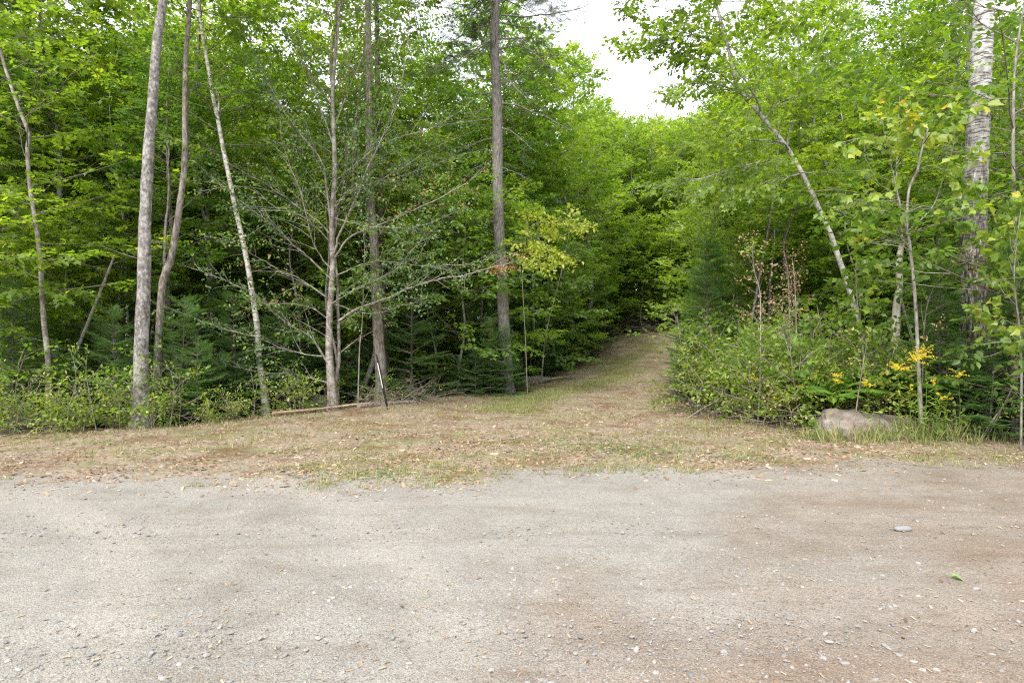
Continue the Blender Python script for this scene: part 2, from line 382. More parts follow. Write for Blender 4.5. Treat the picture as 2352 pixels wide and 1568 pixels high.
def grow(rg, path, r0, r1, kind, lmat, bark, t0=0.3, nb=26, Lmax=2.4, el0=0.1, el1=0.9, bend=0.25, step=0.3, sub=0.42, spr=0.2, ssc=1.0,
         k=10, prof=None, azpref=None, bare=0.0, stubs=0, crown_tmax=1.0):
    """returns (trunk mesh, crown mesh) of a broadleaf tree; path is relative to the base"""
    tm, cm, cr = MB(), MB(), Crown()
    pts = smoothpath(path, max(12, len(path) * 5))
    n = len(pts); ts = np.linspace(0, 1, n)
    rad = r0 + (r1 - r0) * ts ** 0.9; rad = rad * (1 + 0.45 * np.exp(-ts * 28))
    rad = rad * (1 + 0.25 * np.exp(-ts * 90)); tube(tm, pts, rad, k, rough=0.03, rg=rg)
    az = rg.uniform(0, 6.28)
    for i in range(nb):
        t = t0 + (crown_tmax - t0) * (i + rg.random() * 0.6) / nb
        if azpref is None or rg.random() > azpref[1]: az += 2.4 + rg.normal(0, 0.4); a = az
        else: a = azpref[0] + rg.normal(0, 0.5)
        tt = (t - t0) / (1 - t0)
        pf = prof(tt) if prof else math.sin(math.pi * min(1, 0.18 + 0.80 * tt)) ** 0.8
        L = Lmax * pf * rg.uniform(0.75, 1.2) + 0.25
        el = el0 + (el1 - el0) * tt + rg.normal(0, 0.12)
        b = limb(rg, pathlook(pts, t), azel(a, el), L, 6, bend * rg.uniform(0.3, 1.4) * (1 if el < 0.6 else -1), 0.13)
        rb = max(0.008, (r0 + (r1 - r0) * t) * 0.32 * min(1, L / 1.5))
        tube(tm, b, np.linspace(rb, 0.004, len(b)), 5, 1)
        cr.tb = rg.normal(0, 0.13); dress(rg, tm, cm, cr, b, rb, step, sub * rg.uniform(0.75, 1.25), spr * rg.uniform(0.8, 1.25), ssc * rg.uniform(0.85, 1.15), bare=bare)
    for _ in range(stubs):
        t = rg.uniform(0.12, t0 + 0.1); p = pathlook(pts, t)
        b = limb(rg, p, azel(rg.uniform(0, 6.28), rg.normal(0.1, 0.25)), rg.uniform(0.15, 0.7), 4, 0, 0.25)
        tube(tm, b, np.linspace(0.008, 0.003, 5), 4, 1)
    cr.write(cm, rg, kind)
    if not cm.v: cm = None
    return tm.mesh('trunk', [bark, B['limb']]), cm.mesh('crown', [lmat, B['twig']]) if cm else None

def conifer(rg, Ht, Rad, r0, kind='fir', t0=0.04, whorl=0.22, per=5, dead=0.0, ssc=1.0, power=0.8, el=0.12, den=0.13):
    tm, cm, cr = MB(), MB(), Crown()
    pts = limb(rg, (0, 0, -0.1), (0, 0, 1), Ht + 0.1, 8, 0, 0.02)
    tube(tm, pts, np.linspace(r0, 0.006, 9), 8, rough=0.03, rg=rg)
    z = t0 * Ht
    while z < Ht - 0.1:
        t = z / Ht; L0 = Rad * (1 - t) ** power
        for j in range(per):
            a = rg.uniform(0, 6.28); L = L0 * rg.uniform(0.6, 1.15) + 0.06
            p = pathlook(pts, t + rg.uniform(0, 0.01))
            b = limb(rg, p, azel(a, rg.normal(el + 0.5 * t, 0.1)), L, 4, rg.normal(-0.05, 0.1), 0.06)
            tube(cm, b, np.linspace(0.006 + 0.006 * L, 0.003, 5), 3, 1)
            if rg.random() < dead * (1 - t) * 2: continue
            q = 0.22 * L if L > 0.5 else 0.05; sd = 1
            while q < L:
                f = q / L * 4; i2 = min(int(f), 3); pp = b[i2] + (b[i2 + 1] - b[i2]) * (f - i2); dd = unit(b[i2 + 1] - b[i2])
                h = unit(np.cross(dd, (0, 0, 1))) * sd; l2 = min(0.45 * (L - q) + 0.12, 0.6)
                a2 = rg.uniform(0.6, 0.95); d2 = dd * math.cos(a2) + h * math.sin(a2)
                m = max(1, int(round(l2 / 0.24)))
                for e in range(m):
                    cr.put(pp + d2 * l2 * e / m, d2 + np.array([0, 0, rg.normal(-0.05, 0.08)]), ssc * min(1.1, max(0.5, l2 / m / 0.25)))
                q += den * rg.uniform(0.8, 1.2) * (1 if sd > 0 else 0.2); sd = -sd
            cr.put(b[-2], b[-1] - b[-2], ssc)
        z += whorl * rg.uniform(0.8, 1.2) * (1.15 - 0.4 * t)
    cr.put(pts[-1] - np.array([0, 0, 0.2]), (0.05, 0, 1), ssc)
    cr.write(cm, rg, kind, jit=0.12)
    return tm.mesh('trunk', [B['dark'] if kind == 'fir' else B['spruce']]), cm.mesh('crown', [M[kind], B['twig']])

def shrub(rg, Ht, Rad, nst, kind, lmat, ssc=1.0, step=0.16, bark='twig', spr=0.15, lean=0.5):
    tm, cm, cr = MB(), MB(), Crown()
    for _ in range(nst):
        a = rg.uniform(0, 6.28); hh = Ht * rg.uniform(0.55, 1.1); o = azel(a, 0) * rg.uniform(0, 0.25) * Rad
        b = limb(rg, o + (0, 0, -0.05), azel(a, 1.5 - lean * rg.random() ** 1.5), hh, 7, 0.15, 0.16)
        tube(tm, b, np.linspace(0.008 + 0.004 * Ht, 0.002, 8), 4)
        dress(rg, tm, cm, cr, b, 0.01, step, 0.3 * Rad, spr, ssc, s0=0.22, flat=0.3, elw=0.3)
    cr.write(cm, rg, kind, jit=0.35)
    return tm.mesh('stems', [B[bark]]), cm.mesh('foliage', [lmat, B['twig']])

# ------------------------------------------------------------------ scene objects
def base_name(n): return n
def link(name, data, parent=None, mats=None):
    o = bpy.data.objects.new(name, data); COL.objects.link(o)
    if parent: o.parent = parent
    return o

def tag(o, label=None, cat=None, group=None, kind=None):
    if label: o['label'] = label
    if cat: o['category'] = cat
    if group: o['group'] = group
    if kind: o['kind'] = kind
    return o

def thing(name, loc, label, cat, group=None, rz=0.0, sc=1.0):
    o = bpy.data.objects.new(name, None); COL.objects.link(o)
    o.empty_display_size = 0.2; o.location = tuple(float(c) for c in loc)
    o.rotation_euler = (0, 0, rz); o.scale = (sc, sc, sc)
    return tag(o, label, cat, group)

def plant(name, parts, loc, label, cat, group=None, rz=0.0, sc=1.0):
    """parts: [(part name, mesh)] shared between copies"""
    t = thing(name, loc, label, cat, group, rz, sc)
    for pn, me in parts:
        if me is not None: link(pn, me, t)
    return t

def gpos(x, y, dz=0.0): return (x, y, float(H(x, y)) + dz)
def rel(pts, base): return [np.array(p) - np.array(base) for p in pts]
# ------------------------------------------------------------------ the ground
def groundmat():
    m, nt, out = mat('ground_surface')
    tc = N(nt, 'ShaderNodeTexCoord').outputs['Object']
    road = N(nt, 'ShaderNodeAttribute', attribute_name='roadness').outputs['Fac']
    wd = N(nt, 'ShaderNodeAttribute', attribute_name='woodness').outputs['Fac']
    big = noise(nt, tc, 0.45, 4, 0.6); med = noise(nt, tc, 2.2, 5, 0.65); fine = noise(nt, tc, 22, 4, 0.7)
    vfine = noise(nt, tc, 110, 3, 0.7)
    def vor(scale, vec=tc, rnd=1.0):
        v = N(nt, 'ShaderNodeTexVoronoi'); v.inputs['Scale'].default_value = scale; v.inputs['Randomness'].default_value = rnd
        nt.links.new(vec, v.inputs['Vector']); return v
    # gravel
    grey = ramp(nt, med, [(0.3, (0.318, 0.314, 0.303)), (0.7, (0.425, 0.42, 0.405))])
    tan = ramp(nt, med, [(0.3, (0.25, 0.195, 0.155)), (0.7, (0.36, 0.30, 0.255))])
    sx = N(nt, 'ShaderNodeSeparateXYZ'); nt.links.new(tc, sx.inputs[0])
    # the nearer right part of the road is browner soil
    side = mth(nt, 'ADD', mth(nt, 'MULTIPLY', sx.outputs[0], 0.22), mth(nt, 'MULTIPLY', sx.outputs[1], -0.22))
    bro = ramp(nt, mth(nt, 'ADD', mth(nt, 'ADD', side, 0.95), mth(nt, 'MULTIPLY', mth(nt, 'SUBTRACT', big, 0.5), 2.2)), [(0.12, (0, 0, 0)), (0.75, (1, 1, 1))])
    g = mixc(nt, bro, grey, tan)
    g = mixc(nt, mth(nt, 'MULTIPLY', ramp(nt, noise(nt, scaled(nt, tc, (0.35, 1.1, 1)), 0.8, 4, 0.6), [(0.45, (0, 0, 0)), (0.62, (1, 1, 1))]), 0.5), g, (0.45, 0.445, 0.432))
    st = scaled(nt, tc, (0.5, 3.0, 1))
    g = mixc(nt, mth(nt, 'MULTIPLY', ramp(nt, noise(nt, st, 1.6, 5, 0.65), [(0.50, (0, 0, 0)), (0.68, (1, 1, 1))]), 0.3), g, (0.22, 0.175, 0.135))
    g = mixc(nt, ramp(nt, fine, [(0.3, (0.75, 0.75, 0.75)), (0.7, (0, 0, 0))]), g, mixc(nt, 0.35, g, (0.20, 0.17, 0.14)))
    v1 = vor(75); v2 = vor(170)
    pc = ramp(nt, v1.outputs['Color'], [(0.1, (0.13, 0.125, 0.125)), (0.4, (0.33, 0.305, 0.28)), (0.7, (0.42, 0.38, 0.335)), (0.95, (0.62, 0.57, 0.52))])
    pc2 = ramp(nt, v2.outputs['Color'], [(0.1, (0.11, 0.095, 0.085)), (0.5, (0.34, 0.305, 0.27)), (0.95, (0.62, 0.57, 0.52))])
    stony = ramp(nt, noise(nt, tc, 1.1, 5, 0.7), [(0.42, (0.12, 0.12, 0.12)), (0.60, (0.75, 0.75, 0.75))])
    # faint tyre arcs and dragging marks
    dx = mth(nt, 'ADD', sx.outputs[0], 6.5); dy = mth(nt, 'ADD', sx.outputs[1], -1.0)
    rr = mth(nt, 'SQRT', mth(nt, 'ADD', mth(nt, 'MULTIPLY', dx, dx), mth(nt, 'MULTIPLY', dy, dy)))
    rr = mth(nt, 'ADD', rr, mth(nt, 'MULTIPLY', mth(nt, 'SUBTRACT', med, 0.5), 0.12))
    rr = mth(nt, 'MULTIPLY', rr, 0.1)
    arc = ramp(nt, rr, [(0.455, (0, 0, 0)), (0.470, (1, 1, 1)), (0.492, (1, 1, 1)), (0.505, (0, 0, 0)), (0.62, (0, 0, 0)), (0.635, (0.8, 0.8, 0.8)), (0.655, (0.8, 0.8, 0.8)), (0.67, (0, 0, 0))])
    g = mixc(nt, mth(nt, 'MULTIPLY', arc, mth(nt, 'MULTIPLY', fine, 0.75)), g, (0.46, 0.44, 0.405))
    mp = N(nt, 'ShaderNodeMapping'); mp.inputs['Rotation'].default_value = (0, 0, 0.5); mp.inputs['Scale'].default_value = (0.7, 7.0, 1); nt.links.new(tc, mp.inputs['Vector'])
    drag = ramp(nt, noise(nt, mp.outputs[0], 2.6, 5, 0.7), [(0.54, (0, 0, 0)), (0.66, (1, 1, 1))])
    g = mixc(nt, mth(nt, 'MULTIPLY', mth(nt, 'MULTIPLY', drag, bro), 0.55), g, (0.20, 0.15, 0.11))
    blot = ramp(nt, noise(nt, tc, 0.75, 6, 0.72), [(0.50, (0, 0, 0)), (0.64, (1, 1, 1))])
    g = mixc(nt, mth(nt, 'MULTIPLY', blot, 0.5), g, mixc(nt, 1.0, g, (0.74, 0.68, 0.61), 'MULTIPLY'))
    mul1 = ramp(nt, v1.outputs['Color'], [(0.05, (0.35, 0.35, 0.36)), (0.35, (0.62, 0.60, 0.58)), (0.7, (0.74, 0.71, 0.68)), (0.95, (1.0, 0.97, 0.94))])
    mul2 = ramp(nt, v2.outputs['Color'], [(0.05, (0.30, 0.28, 0.27)), (0.5, (0.68, 0.66, 0.64)), (0.95, (1.0, 0.98, 0.95))])
    g = mixc(nt, 1.0, g, (1.18, 1.18, 1.18), 'MULTIPLY')
    g = mixc(nt, mth(nt, 'MULTIPLY', stony, mth(nt, 'LESS_THAN', v1.outputs['Distance'], 0.45)), g, mixc(nt, 1.0, mixc(nt, 1.0, g, (1.25, 1.25, 1.27), 'MULTIPLY'), mul1, 'MULTIPLY'))
    g = mixc(nt, 0.75, g, mixc(nt, 1.0, g, mul2, 'MULTIPLY'))
    # open clearing: trodden straw, chips and thin grass
    wp = noise(nt, tc, 6, 2); v3 = vor(26, scaled(nt, tc, (1.0, 1.6, 1))); v5 = vor(70, scaled(nt, tc, (1.6, 1.0, 1)))
    ch = ramp(nt, mth(nt, 'ADD', mth(nt, 'MULTIPLY', v3.outputs['Color'], 0.5), mth(nt, 'MULTIPLY', v5.outputs['Color'], 0.5)), [(0.2, (0.09, 0.06, 0.04)), (0.42, (0.27, 0.195, 0.135)), (0.62, (0.42, 0.325, 0.235)), (0.85, (0.64, 0.53, 0.41))])
    soil = ramp(nt, fine, [(0.3, (0.17, 0.125, 0.09)), (0.7, (0.36, 0.29, 0.225))])
    cl = mixc(nt, 0.7, soil, ch)
    gm = ramp(nt, noise(nt, scaled(nt, tc, (0.8, 1.6, 1)), 0.9, 5, 0.65), [(0.47, (0, 0, 0)), (0.60, (1, 1, 1))])
    gcol = ramp(nt, vfine, [(0.35, (0.11, 0.12, 0.045)), (0.65, (0.34, 0.31, 0.15))])
    cl = mixc(nt, mth(nt, 'MULTIPLY', gm, 0.78), cl, gcol)
    rust = ramp(nt, noise(nt, tc, 1.1, 5, 0.7), [(0.48, (0, 0, 0)), (0.62, (1, 1, 1))])
    cl = mixc(nt, mth(nt, 'MULTIPLY', rust, 0.9), cl, mixc(nt, 1.0, cl, (0.66, 0.49, 0.41), 'MULTIPLY'))
    # forest litter
    v4 = vor(20)
    lf = ramp(nt, v4.outputs['Color'], [(0.05, (0.035, 0.024, 0.017)), (0.4, (0.09, 0.06, 0.042)), (0.75, (0.16, 0.11, 0.075)), (0.97, (0.28, 0.21, 0.16))])
    lf = mixc(nt, ramp(nt, med, [(0.52, (0, 0, 0)), (0.65, (0.6, 0.6, 0.6))]), lf, (0.05, 0.075, 0.02))
    cl = mixc(nt, 1.0, cl, (0.82, 0.84, 0.85), 'MULTIPLY'); g = mixc(nt, 1.0, g, (0.81, 0.795, 0.765), 'MULTIPLY')
    nz = mth(nt, 'MULTIPLY', mth(nt, 'SUBTRACT', noise(nt, tc, 2.4, 7, 0.74), 0.5), 1.9)
    rk = ramp(nt, mth(nt, 'ADD', road, nz), [(0.38, (0, 0, 0)), (0.66, (1, 1, 1))])
    wk = ramp(nt, mth(nt, 'ADD', wd, nz), [(0.40, (0, 0, 0)), (0.66, (1, 1, 1))])
    # gravel shows through in the clearing near the road
    c = mixc(nt, rk, cl, g); c = mixc(nt, wk, c, lf)
    p = N(nt, 'ShaderNodeBsdfPrincipled'); p.inputs['Roughness'].default_value = 0.9
    p.inputs['Specular IOR Level'].default_value = 0.2
    nt.links.new(c, p.inputs['Base Color'])
    h = mth(nt, 'ADD', mth(nt, 'MULTIPLY', v1.outputs['Distance'], -0.35), mth(nt, 'MULTIPLY', v2.outputs['Distance'], -0.3))
    h = mth(nt, 'ADD', h, mth(nt, 'MULTIPLY', fine, 1.2))
    h = mth(nt, 'ADD', h, mth(nt, 'MULTIPLY', vfine, 0.5))
    b = N(nt, 'ShaderNodeBump'); b.inputs['Strength'].default_value = 0.75; b.inputs['Distance'].default_value = 0.014
    nt.links.new(h, b.inputs['Height']); nt.links.new(b.outputs[0], p.inputs['Normal'])
    nt.links.new(p.outputs[0], out.inputs['Surface'])
    return m

def axis(lo, a, b, hi, d, g=1.18):
    mid = list(np.arange(a, b + d * 0.5, d)); up = []; s = d; x = mid[-1]
    while x < hi: s *= g; x += s; up.append(x)
    dn = []; s = d; x = mid[0]
    while x > lo: s *= g; x -= s; dn.append(x)
    return np.array(dn[::-1] + mid + up)

def build_ground():
    xs = axis(-480, -11, 11, 480, 0.10); ys = axis(-220, 0.5, 22, 620, 0.08)
    X, Y = np.meshgrid(xs, ys)
    Z = H(X, Y)
    near = (np.abs(X) < 13) & (Y < 24) & (Y > -1)
    Z = Z + near * (0.004 * wob(X, Y, 9) + 0.003 * wob(X, Y, 21, 3))
    # wheel ruts crossing the road surface
    for yc, dz in ((4.55, 0.012), (2.9, 0.010)):
        yy = Y - yc - 0.05 * np.sin(X * 0.7)
        Z = Z - near * dz * np.exp(-(yy / 0.16) ** 2)
    vs = np.stack([X, Y, Z], -1).reshape(-1, 3)
    nx = len(xs); i = np.arange(len(ys) - 1)[:, None] * nx; j = np.arange(nx - 1)[None]
    f = np.stack([i + j, i + j + 1, i + nx + j + 1, i + nx + j], -1).reshape(-1, 4)
    cx = vs[f].mean(1); w = wood(cx[:, 0], cx[:, 1]); re = roadedge(cx[:, 0])
    isroad = (cx[:, 1] < re) & (cx[:, 1] > -3.2)
    isclear = ~isroad & (w < 0) & (cx[:, 1] > 0)
    rd = 1 - sstep(-0.5, 1.3 + 0.5 * (vs[:, 0] < -1), vs[:, 1] - roadedge(vs[:, 0])) * sstep(-4, -3, vs[:, 1])
    wd = sstep(-0.9, 0.9, wood(vs[:, 0], vs[:, 1]))
    gm = groundmat()
    for name, sel in (('road', isroad), ('path', isclear), ('ground', ~isroad & ~isclear)):
        ff = f[sel]; used, inv = np.unique(ff, return_inverse=True)
        mb = MB(); mb.add(vs[used], inv.reshape(-1, 4), 0.5, 0, True)
        me = mb.mesh(name, [gm])
        for an, arr in (('roadness', rd), ('woodness', wd)):
            a = me.attributes.new(an, 'FLOAT', 'POINT'); a.data.foreach_set('value', arr[used].astype(np.float32))
        tag(link(name, me), kind='structure')
build_ground()
# ------------------------------------------------------------------ the plants the woods are made of
T = {}
def straight(H_, lean=0.0, seed=0):
    g = np.random.default_rng(seed)
    z = np.linspace(-0.15, H_, 7); w = np.cumsum(g.normal(0, 0.018 * H_, (7, 2)), 0); w[0] = 0
    return np.c_[w[:, 0] + lean * z, w[:, 1], z]
for i in range(4):
    g = np.random.default_rng(100 + i)
    T['tall', i] = grow(g, straight(13.5, 0.02, i), 0.13, 0.02, 'maple', M[['maple', 'maple_dark', 'maple', 'maple_lime'][i]], B[['grey', 'brown', 'grey', 'pole'][i]], 0.24, 52, 2.6, 0.05, 1.0, 0.25, 0.30, 0.36, 0.23, 1.15, k=8, stubs=6)
for i in range(3):
    g = np.random.default_rng(120 + i)
    T['birchtree', i] = grow(g, straight(12.5, 0.03, 20 + i), 0.09, 0.015, 'birch', M['birch'], B['birch' if i else 'pole'], 0.30, 44, 2.1, 0.2, 1.0, 0.1, 0.30, 0.36, 0.21, 1.15, k=7, stubs=6)
for i in range(4):
    g = np.random.default_rng(140 + i)
    T['under', i] = grow(g, straight(5.6, 0.04, 40 + i), 0.045, 0.008, 'maple', M[['maple', 'maple_dark', 'maple_lime', 'maple'][i]], B['pole'], 0.14, 28, 1.9, 0.02, 0.7, 0.15, 0.28, 0.36, 0.20, 1.0, k=6)
for i in range(2):
    g = np.random.default_rng(150 + i)
    T['beech', i] = grow(g, straight(4.4, 0.05, 50 + i), 0.035, 0.006, 'birch', M['birch'], B['pole'], 0.12, 24, 1.7, 0.0, 0.7, 0.1, 0.27, 0.36, 0.19, 0.95, k=6)
for i in range(3):
    g = np.random.default_rng(160 + i)
    T['pole', i] = grow(g, straight(9.0, 0.03 * (i - 1), 60 + i), [0.045, 0.06, 0.035][i], 0.008, 'maple', M['maple'], B[['pole', 'dark', 'birch'][i]], 0.5, 12, 1.3, 0.2, 0.8, 0.1, 0.33, 0.36, 0.26, 1.1, k=6, stubs=14)
for i in range(3):
    g = np.random.default_rng(170 + i)
    T['fir', i] = conifer(g, [2.6, 3.6, 1.7][i], [0.95, 1.15, 0.8][i], [0.03, 0.04, 0.02][i], per=6, whorl=0.2)
for i in range(2):
    g = np.random.default_rng(180 + i)
    T['bigfir', i] = conifer(g, [9.5, 7.0][i], [1.9, 1.6][i], 0.09, 'fir', 0.08, 0.34, 6, 0.15, 1.25, 0.7, 0.0, 0.17)
for i in range(3):
    g = np.random.default_rng(190 + i)
    T['shrub', i] = shrub(g, [1.35, 1.0, 0.8][i], [0.8, 0.7, 0.6][i], [8, 7, 6][i], 'shrub', M['shrub'], 1.0, [0.24, 0.21, 0.2][i], spr=0.2, lean=0.6)
for i in range(4):
    g = np.random.default_rng(210 + i)
    T['sprout', i] = grow(g, straight([1.3, 0.9, 1.1, 0.7][i], 0.15 * (i - 1.5), 80 + i), 0.010, 0.003, ['few', 'fewov', 'few', 'fewov'][i], M['shrub' if i % 2 else 'maple_lime'], B['twig'], 0.25, 7, 0.30, 0.2, 0.9, 0.1, 0.22, 0.12, 0.2, 0.9, k=4)
for i in range(2):
    g = np.random.default_rng(200 + i)
    T['seedling', i] = shrub(g, [0.9, 0.6][i], [0.7, 0.6][i], [5, 4][i], 'few', M['shrub'], 1.0, 0.2, spr=0.2)

NAMES = {'tall': ('maple_tree', 'tree'), 'birchtree': ('birch_tree', 'tree'), 'under': ('understory_maple', 'tree'), 'beech': ('beech_sapling', 'sapling'),
         'pole': ('thin_tree', 'tree'), 'fir': ('fir_sapling', 'sapling'), 'bigfir': ('fir_tree', 'tree'), 'shrub': ('leafy_shrub', 'shrub'), 'seedling': ('maple_seedling', 'seedling')}
LOOK = {'tall': 'tall leafy grey-trunked maple', 'birchtree': 'tall slim small-leaved birch', 'under': 'low maple with layered bright sprays',
        'beech': 'slender sapling with oval leaves', 'pole': 'thin bare-stemmed tree leafy at top', 'fir': 'young dark green fir',
        'bigfir': 'tall dark fir', 'shrub': 'knee-high leafy shrub', 'seedling': 'low clump of maple seedlings'}
MARKS = [(-900, 'beyond the left edge'), (60, 'left of the thin scaly-barked birch'), (230, 'left of the thickest grey trunk'), (400, 'behind the forked stem'),
         (560, 'behind the slim white birch at left'), (720, 'behind the spreading twiggy tree'), (860, 'behind the straight brown trunk'), (1000, 'left of the grey spruce'),
         (1180, 'behind the grey spruce trunk'), (1330, 'at the left side of the path'), (1480, 'beyond the far end of the path'), (1650, 'at the right side of the path'),
         (1800, 'left of the leaning tree'), (1960, 'behind the leaning tree'), (2120, 'behind the yellowing striped maple'), (2300, 'beside the thick pale trunk at right'), (3400, 'beyond the right edge')]
def zone(x, y):
    u = CU + x / y * F
    m = [t for e, t in MARKS if u < e + 60] or [MARKS[-1][1]]
    d = 'near the front' if y < 16 else 'farther in' if y < 23 else 'deep in' if y < 31 else 'far back'
    return m[0], d

def skyline(u):
    return np.interp(u, [-400, 190, 235, 290, 340, 590, 640, 680, 740, 1310, 1345, 1400, 1440, 1500, 1560, 1630, 1660, 2070, 2100, 2140, 2170, 3000],
                     [-300, -260, 30, 20, -260, -200, 110, 120, -260, -260, 60, 90, 225, 240, 225, 120, -300, -300, 95, 95, -300, -300])

def stand(kind, x, y, g, sc=None, free=False, me=None):
    variants = [k for k in T if k[0] == kind]
    me = me or T[variants[int(g.integers(len(variants)))]]
    sc = sc or g.uniform(0.8, 1.2)
    if not free:
        hgt = max(v.co.z for v in me[0].vertices[-8:]) * 1.06 if False else HGT[kind] * 1.05
        # trees under the open sky gaps stay as low as the skyline there
        w = 1.9 if kind in ('tall', 'birchtree', 'bigfir') else 1.0
        us = CU + np.array([x - w, x, x + w]) / y * F
        lim = EYE + (CV - skyline(us).max()) / F * y - float(H(x, y))
        if hgt * sc > lim: sc = lim / hgt
        if sc < 0.45: return None
    m, d = zone(x, y)
    nm, cat = NAMES[kind]
    if kind == 'under' and 1180 < CU + x / y * F < 2000 and g.random() < 0.7: me = T['under', 2]  # brighter leaf colour near the path stands in for light through the open canopy
    if kind == 'tall' and 1300 < CU + x / y * F < 2000 and g.random() < 0.5: me = T['tall', 3]  # tall crowns there get the same lightened leaves
    parts = [('stems' if kind in ('shrub', 'seedling') else 'trunk', me[0]), ('foliage' if kind in ('shrub', 'seedling') else 'crown', me[1])]
    return plant(nm, parts, gpos(x, y, -0.03), f'{LOOK[kind]} {m}, {d}', cat, f'{LOOK[kind]} {m}, {d}', g.uniform(0, 6.28), sc)
HGT = {'sprout': 1.4, 'tall': 14.3, 'birchtree': 13.2, 'under': 6.2, 'beech': 5.0, 'pole': 9.6, 'fir': 3.4, 'bigfir': 9.0, 'shrub': 1.4, 'seedling': 1.0}

g = np.random.default_rng(5)
placed = []
def far_enough(x, y, r):
    return all((x - a) ** 2 + (y - b) ** 2 > r * r for a, b in placed)
def scatter_kind(kinds, probs, n, y0, y1, dmin, sep, seed, dmax=99, u0=-420, u1=2770):
    g = np.random.default_rng(seed); c = 0; tries = 0
    while c < n and tries < n * 60:
        tries += 1
        y = math.sqrt(g.uniform(y0 ** 2, y1 ** 2)); u = g.uniform(u0, u1); x = PX(u, y)
        d = float(wood(x, y))
        if 1640 < u < 2030 and y < 15 and kinds[0] in ('under', 'tall'): continue
        if kinds[0] == 'under' and y > 18 and d < 1.7: continue
        if 'tall' in kinds and y > 19 and d < 3.0 and y < 40: continue
        if d < dmin or d > dmax or not far_enough(x, y, sep): continue
        k = kinds[int(g.choice(len(kinds), p=probs))]
        if stand(k, x, y, g) is not None:
            placed.append((x, y)); c += 1
LIME = {'tall': T['tall', 3], 'under': T['under', 2]}
for i in range(11):                       # the wall of trees that closes the view beyond the path
    for kind, y, sc in (('tall', 39.5 + (i % 3) * 2.2, 1.18), ('under', 37.6 + (i % 2) * 1.2, 1.25), ('tall', 47 + (i % 2) * 2, 1.3)):
        x = PX(1345 + i * 34 + g.uniform(-10, 10), y)
        if stand(kind, x, y, g, sc, kind == 'under', LIME[kind] if (i + int(y)) % 3 else None) is not None: placed.append((x, y))
for u, y, sc in ((1262, 26, 1.06), (1310, 31, 1.16), (1350, 37, 1.16), (1400, 41, 1.1), (1225, 23, 1.0), (1690, 34, 1.2), (1740, 27, 1.15), (-60, 12.5, 1.0), (60, 15.5, 1.05), (190, 14.0, 0.85), (460, 16.5, 1.1), (640, 18.5, 0.8), (760, 17.0, 1.05)):
    stand('tall', PX(u, y), y, g, sc, True); placed.append((PX(u, y), y))
scatter_kind(['tall', 'birchtree', 'bigfir'], [0.62, 0.26, 0.12], 92, 13.3, 30, 1.9, 1.15, 1)
scatter_kind(['tall', 'birchtree', 'bigfir'], [0.62, 0.25, 0.13], 75, 30, 48, 1.0, 1.6, 2)
scatter_kind(['tall', 'birchtree'], [0.7, 0.3], 52, 20, 46, 2.5, 1.0, 12, u0=-300, u1=1200)
scatter_kind(['pole'], [1.0], 130, 12.3, 36, 0.9, 0.45, 3)
scatter_kind(['under', 'beech'], [0.7, 0.3], 110, 12.0, 44, 1.4, 0.8, 4)
scatter_kind(['fir'], [1.0], 70, 11.5, 26, 1.0, 0.6, 6)
scatter_kind(['under', 'seedling', 'shrub'], [0.34, 0.33, 0.33], 40, 14, 38, 0.9, 0.5, 8, 3.4)

# ------------------------------------------------------------------ the wood beyond, one mass
def far_woods():
    g = np.random.default_rng(9); pts = []
    for _ in range(620):
        y = math.sqrt(g.uniform(46 ** 2, 92 ** 2)); u = g.uniform(-700, 3050); x = PX(u, y); pts.append((x, y, float(H(x, y)) - 0.1))
    me = bpy.data.meshes.new('woodland'); me.from_pydata(pts, [], [])
    o = tag(link('woodland', me), kind='stuff')
    ng = bpy.data.node_groups.new('woodland_trees', 'GeometryNodeTree')
    ng.interface.new_socket('Geometry', in_out='INPUT', socket_type='NodeSocketGeometry')
    ng.interface.new_socket('Geometry', in_out='OUTPUT', socket_type='NodeSocketGeometry')
    gi = ng.nodes.new('NodeGroupInput'); go = ng.nodes.new('NodeGroupOutput')
    gg = ng.nodes.new('GeometryNodeGeometryToInstance')
    for key in (('tall', 0), ('birchtree', 1), ('tall', 2), ('bigfir', 0), ('under', 0), ('under', 1), ('bigfir', 1)):
        j = ng.nodes.new('GeometryNodeJoinGeometry')
        for me2 in T[key]:
            src = next(ob for ob in bpy.data.objects if ob.data is me2)
            oi = ng.nodes.new('GeometryNodeObjectInfo'); oi.inputs['Object'].default_value = src; oi.transform_space = 'ORIGINAL'
            oi.inputs['As Instance'].default_value = True
            ng.links.new(oi.outputs['Geometry'], j.inputs[0])
        g2 = ng.nodes.new('GeometryNodeGeometryToInstance'); ng.links.new(j.outputs[0], g2.inputs[0]); ng.links.new(g2.outputs[0], gg.inputs[0])
    ip = ng.nodes.new('GeometryNodeInstanceOnPoints'); ip.inputs['Pick Instance'].default_value = True
    rv = ng.nodes.new('FunctionNodeRandomValue'); rv.data_type = 'FLOAT_VECTOR'; rv.inputs['Max'].default_value = (0, 0, 6.28)
    rs = ng.nodes.new('FunctionNodeRandomValue'); rs.data_type = 'FLOAT'; rs.inputs[2].default_value = 0.9; rs.inputs[3].default_value = 1.25
    ri = ng.nodes.new('FunctionNodeRandomValue'); ri.data_type = 'INT'; ri.inputs[4].default_value = 0; ri.inputs[5].default_value = 6
    L = ng.links.new
    L(gi.outputs[0], ip.inputs['Points']); L(gg.outputs[0], ip.inputs['Instance'])
    L(rv.outputs[0], ip.inputs['Rotation']); L(rs.outputs[1], ip.inputs['Scale']); L(ri.outputs[2], ip.inputs['Instance Index'])
    L(ip.outputs[0], go.inputs[0])
    md = o.modifiers.new('trees', 'NODES'); md.node_group = ng
far_woods()
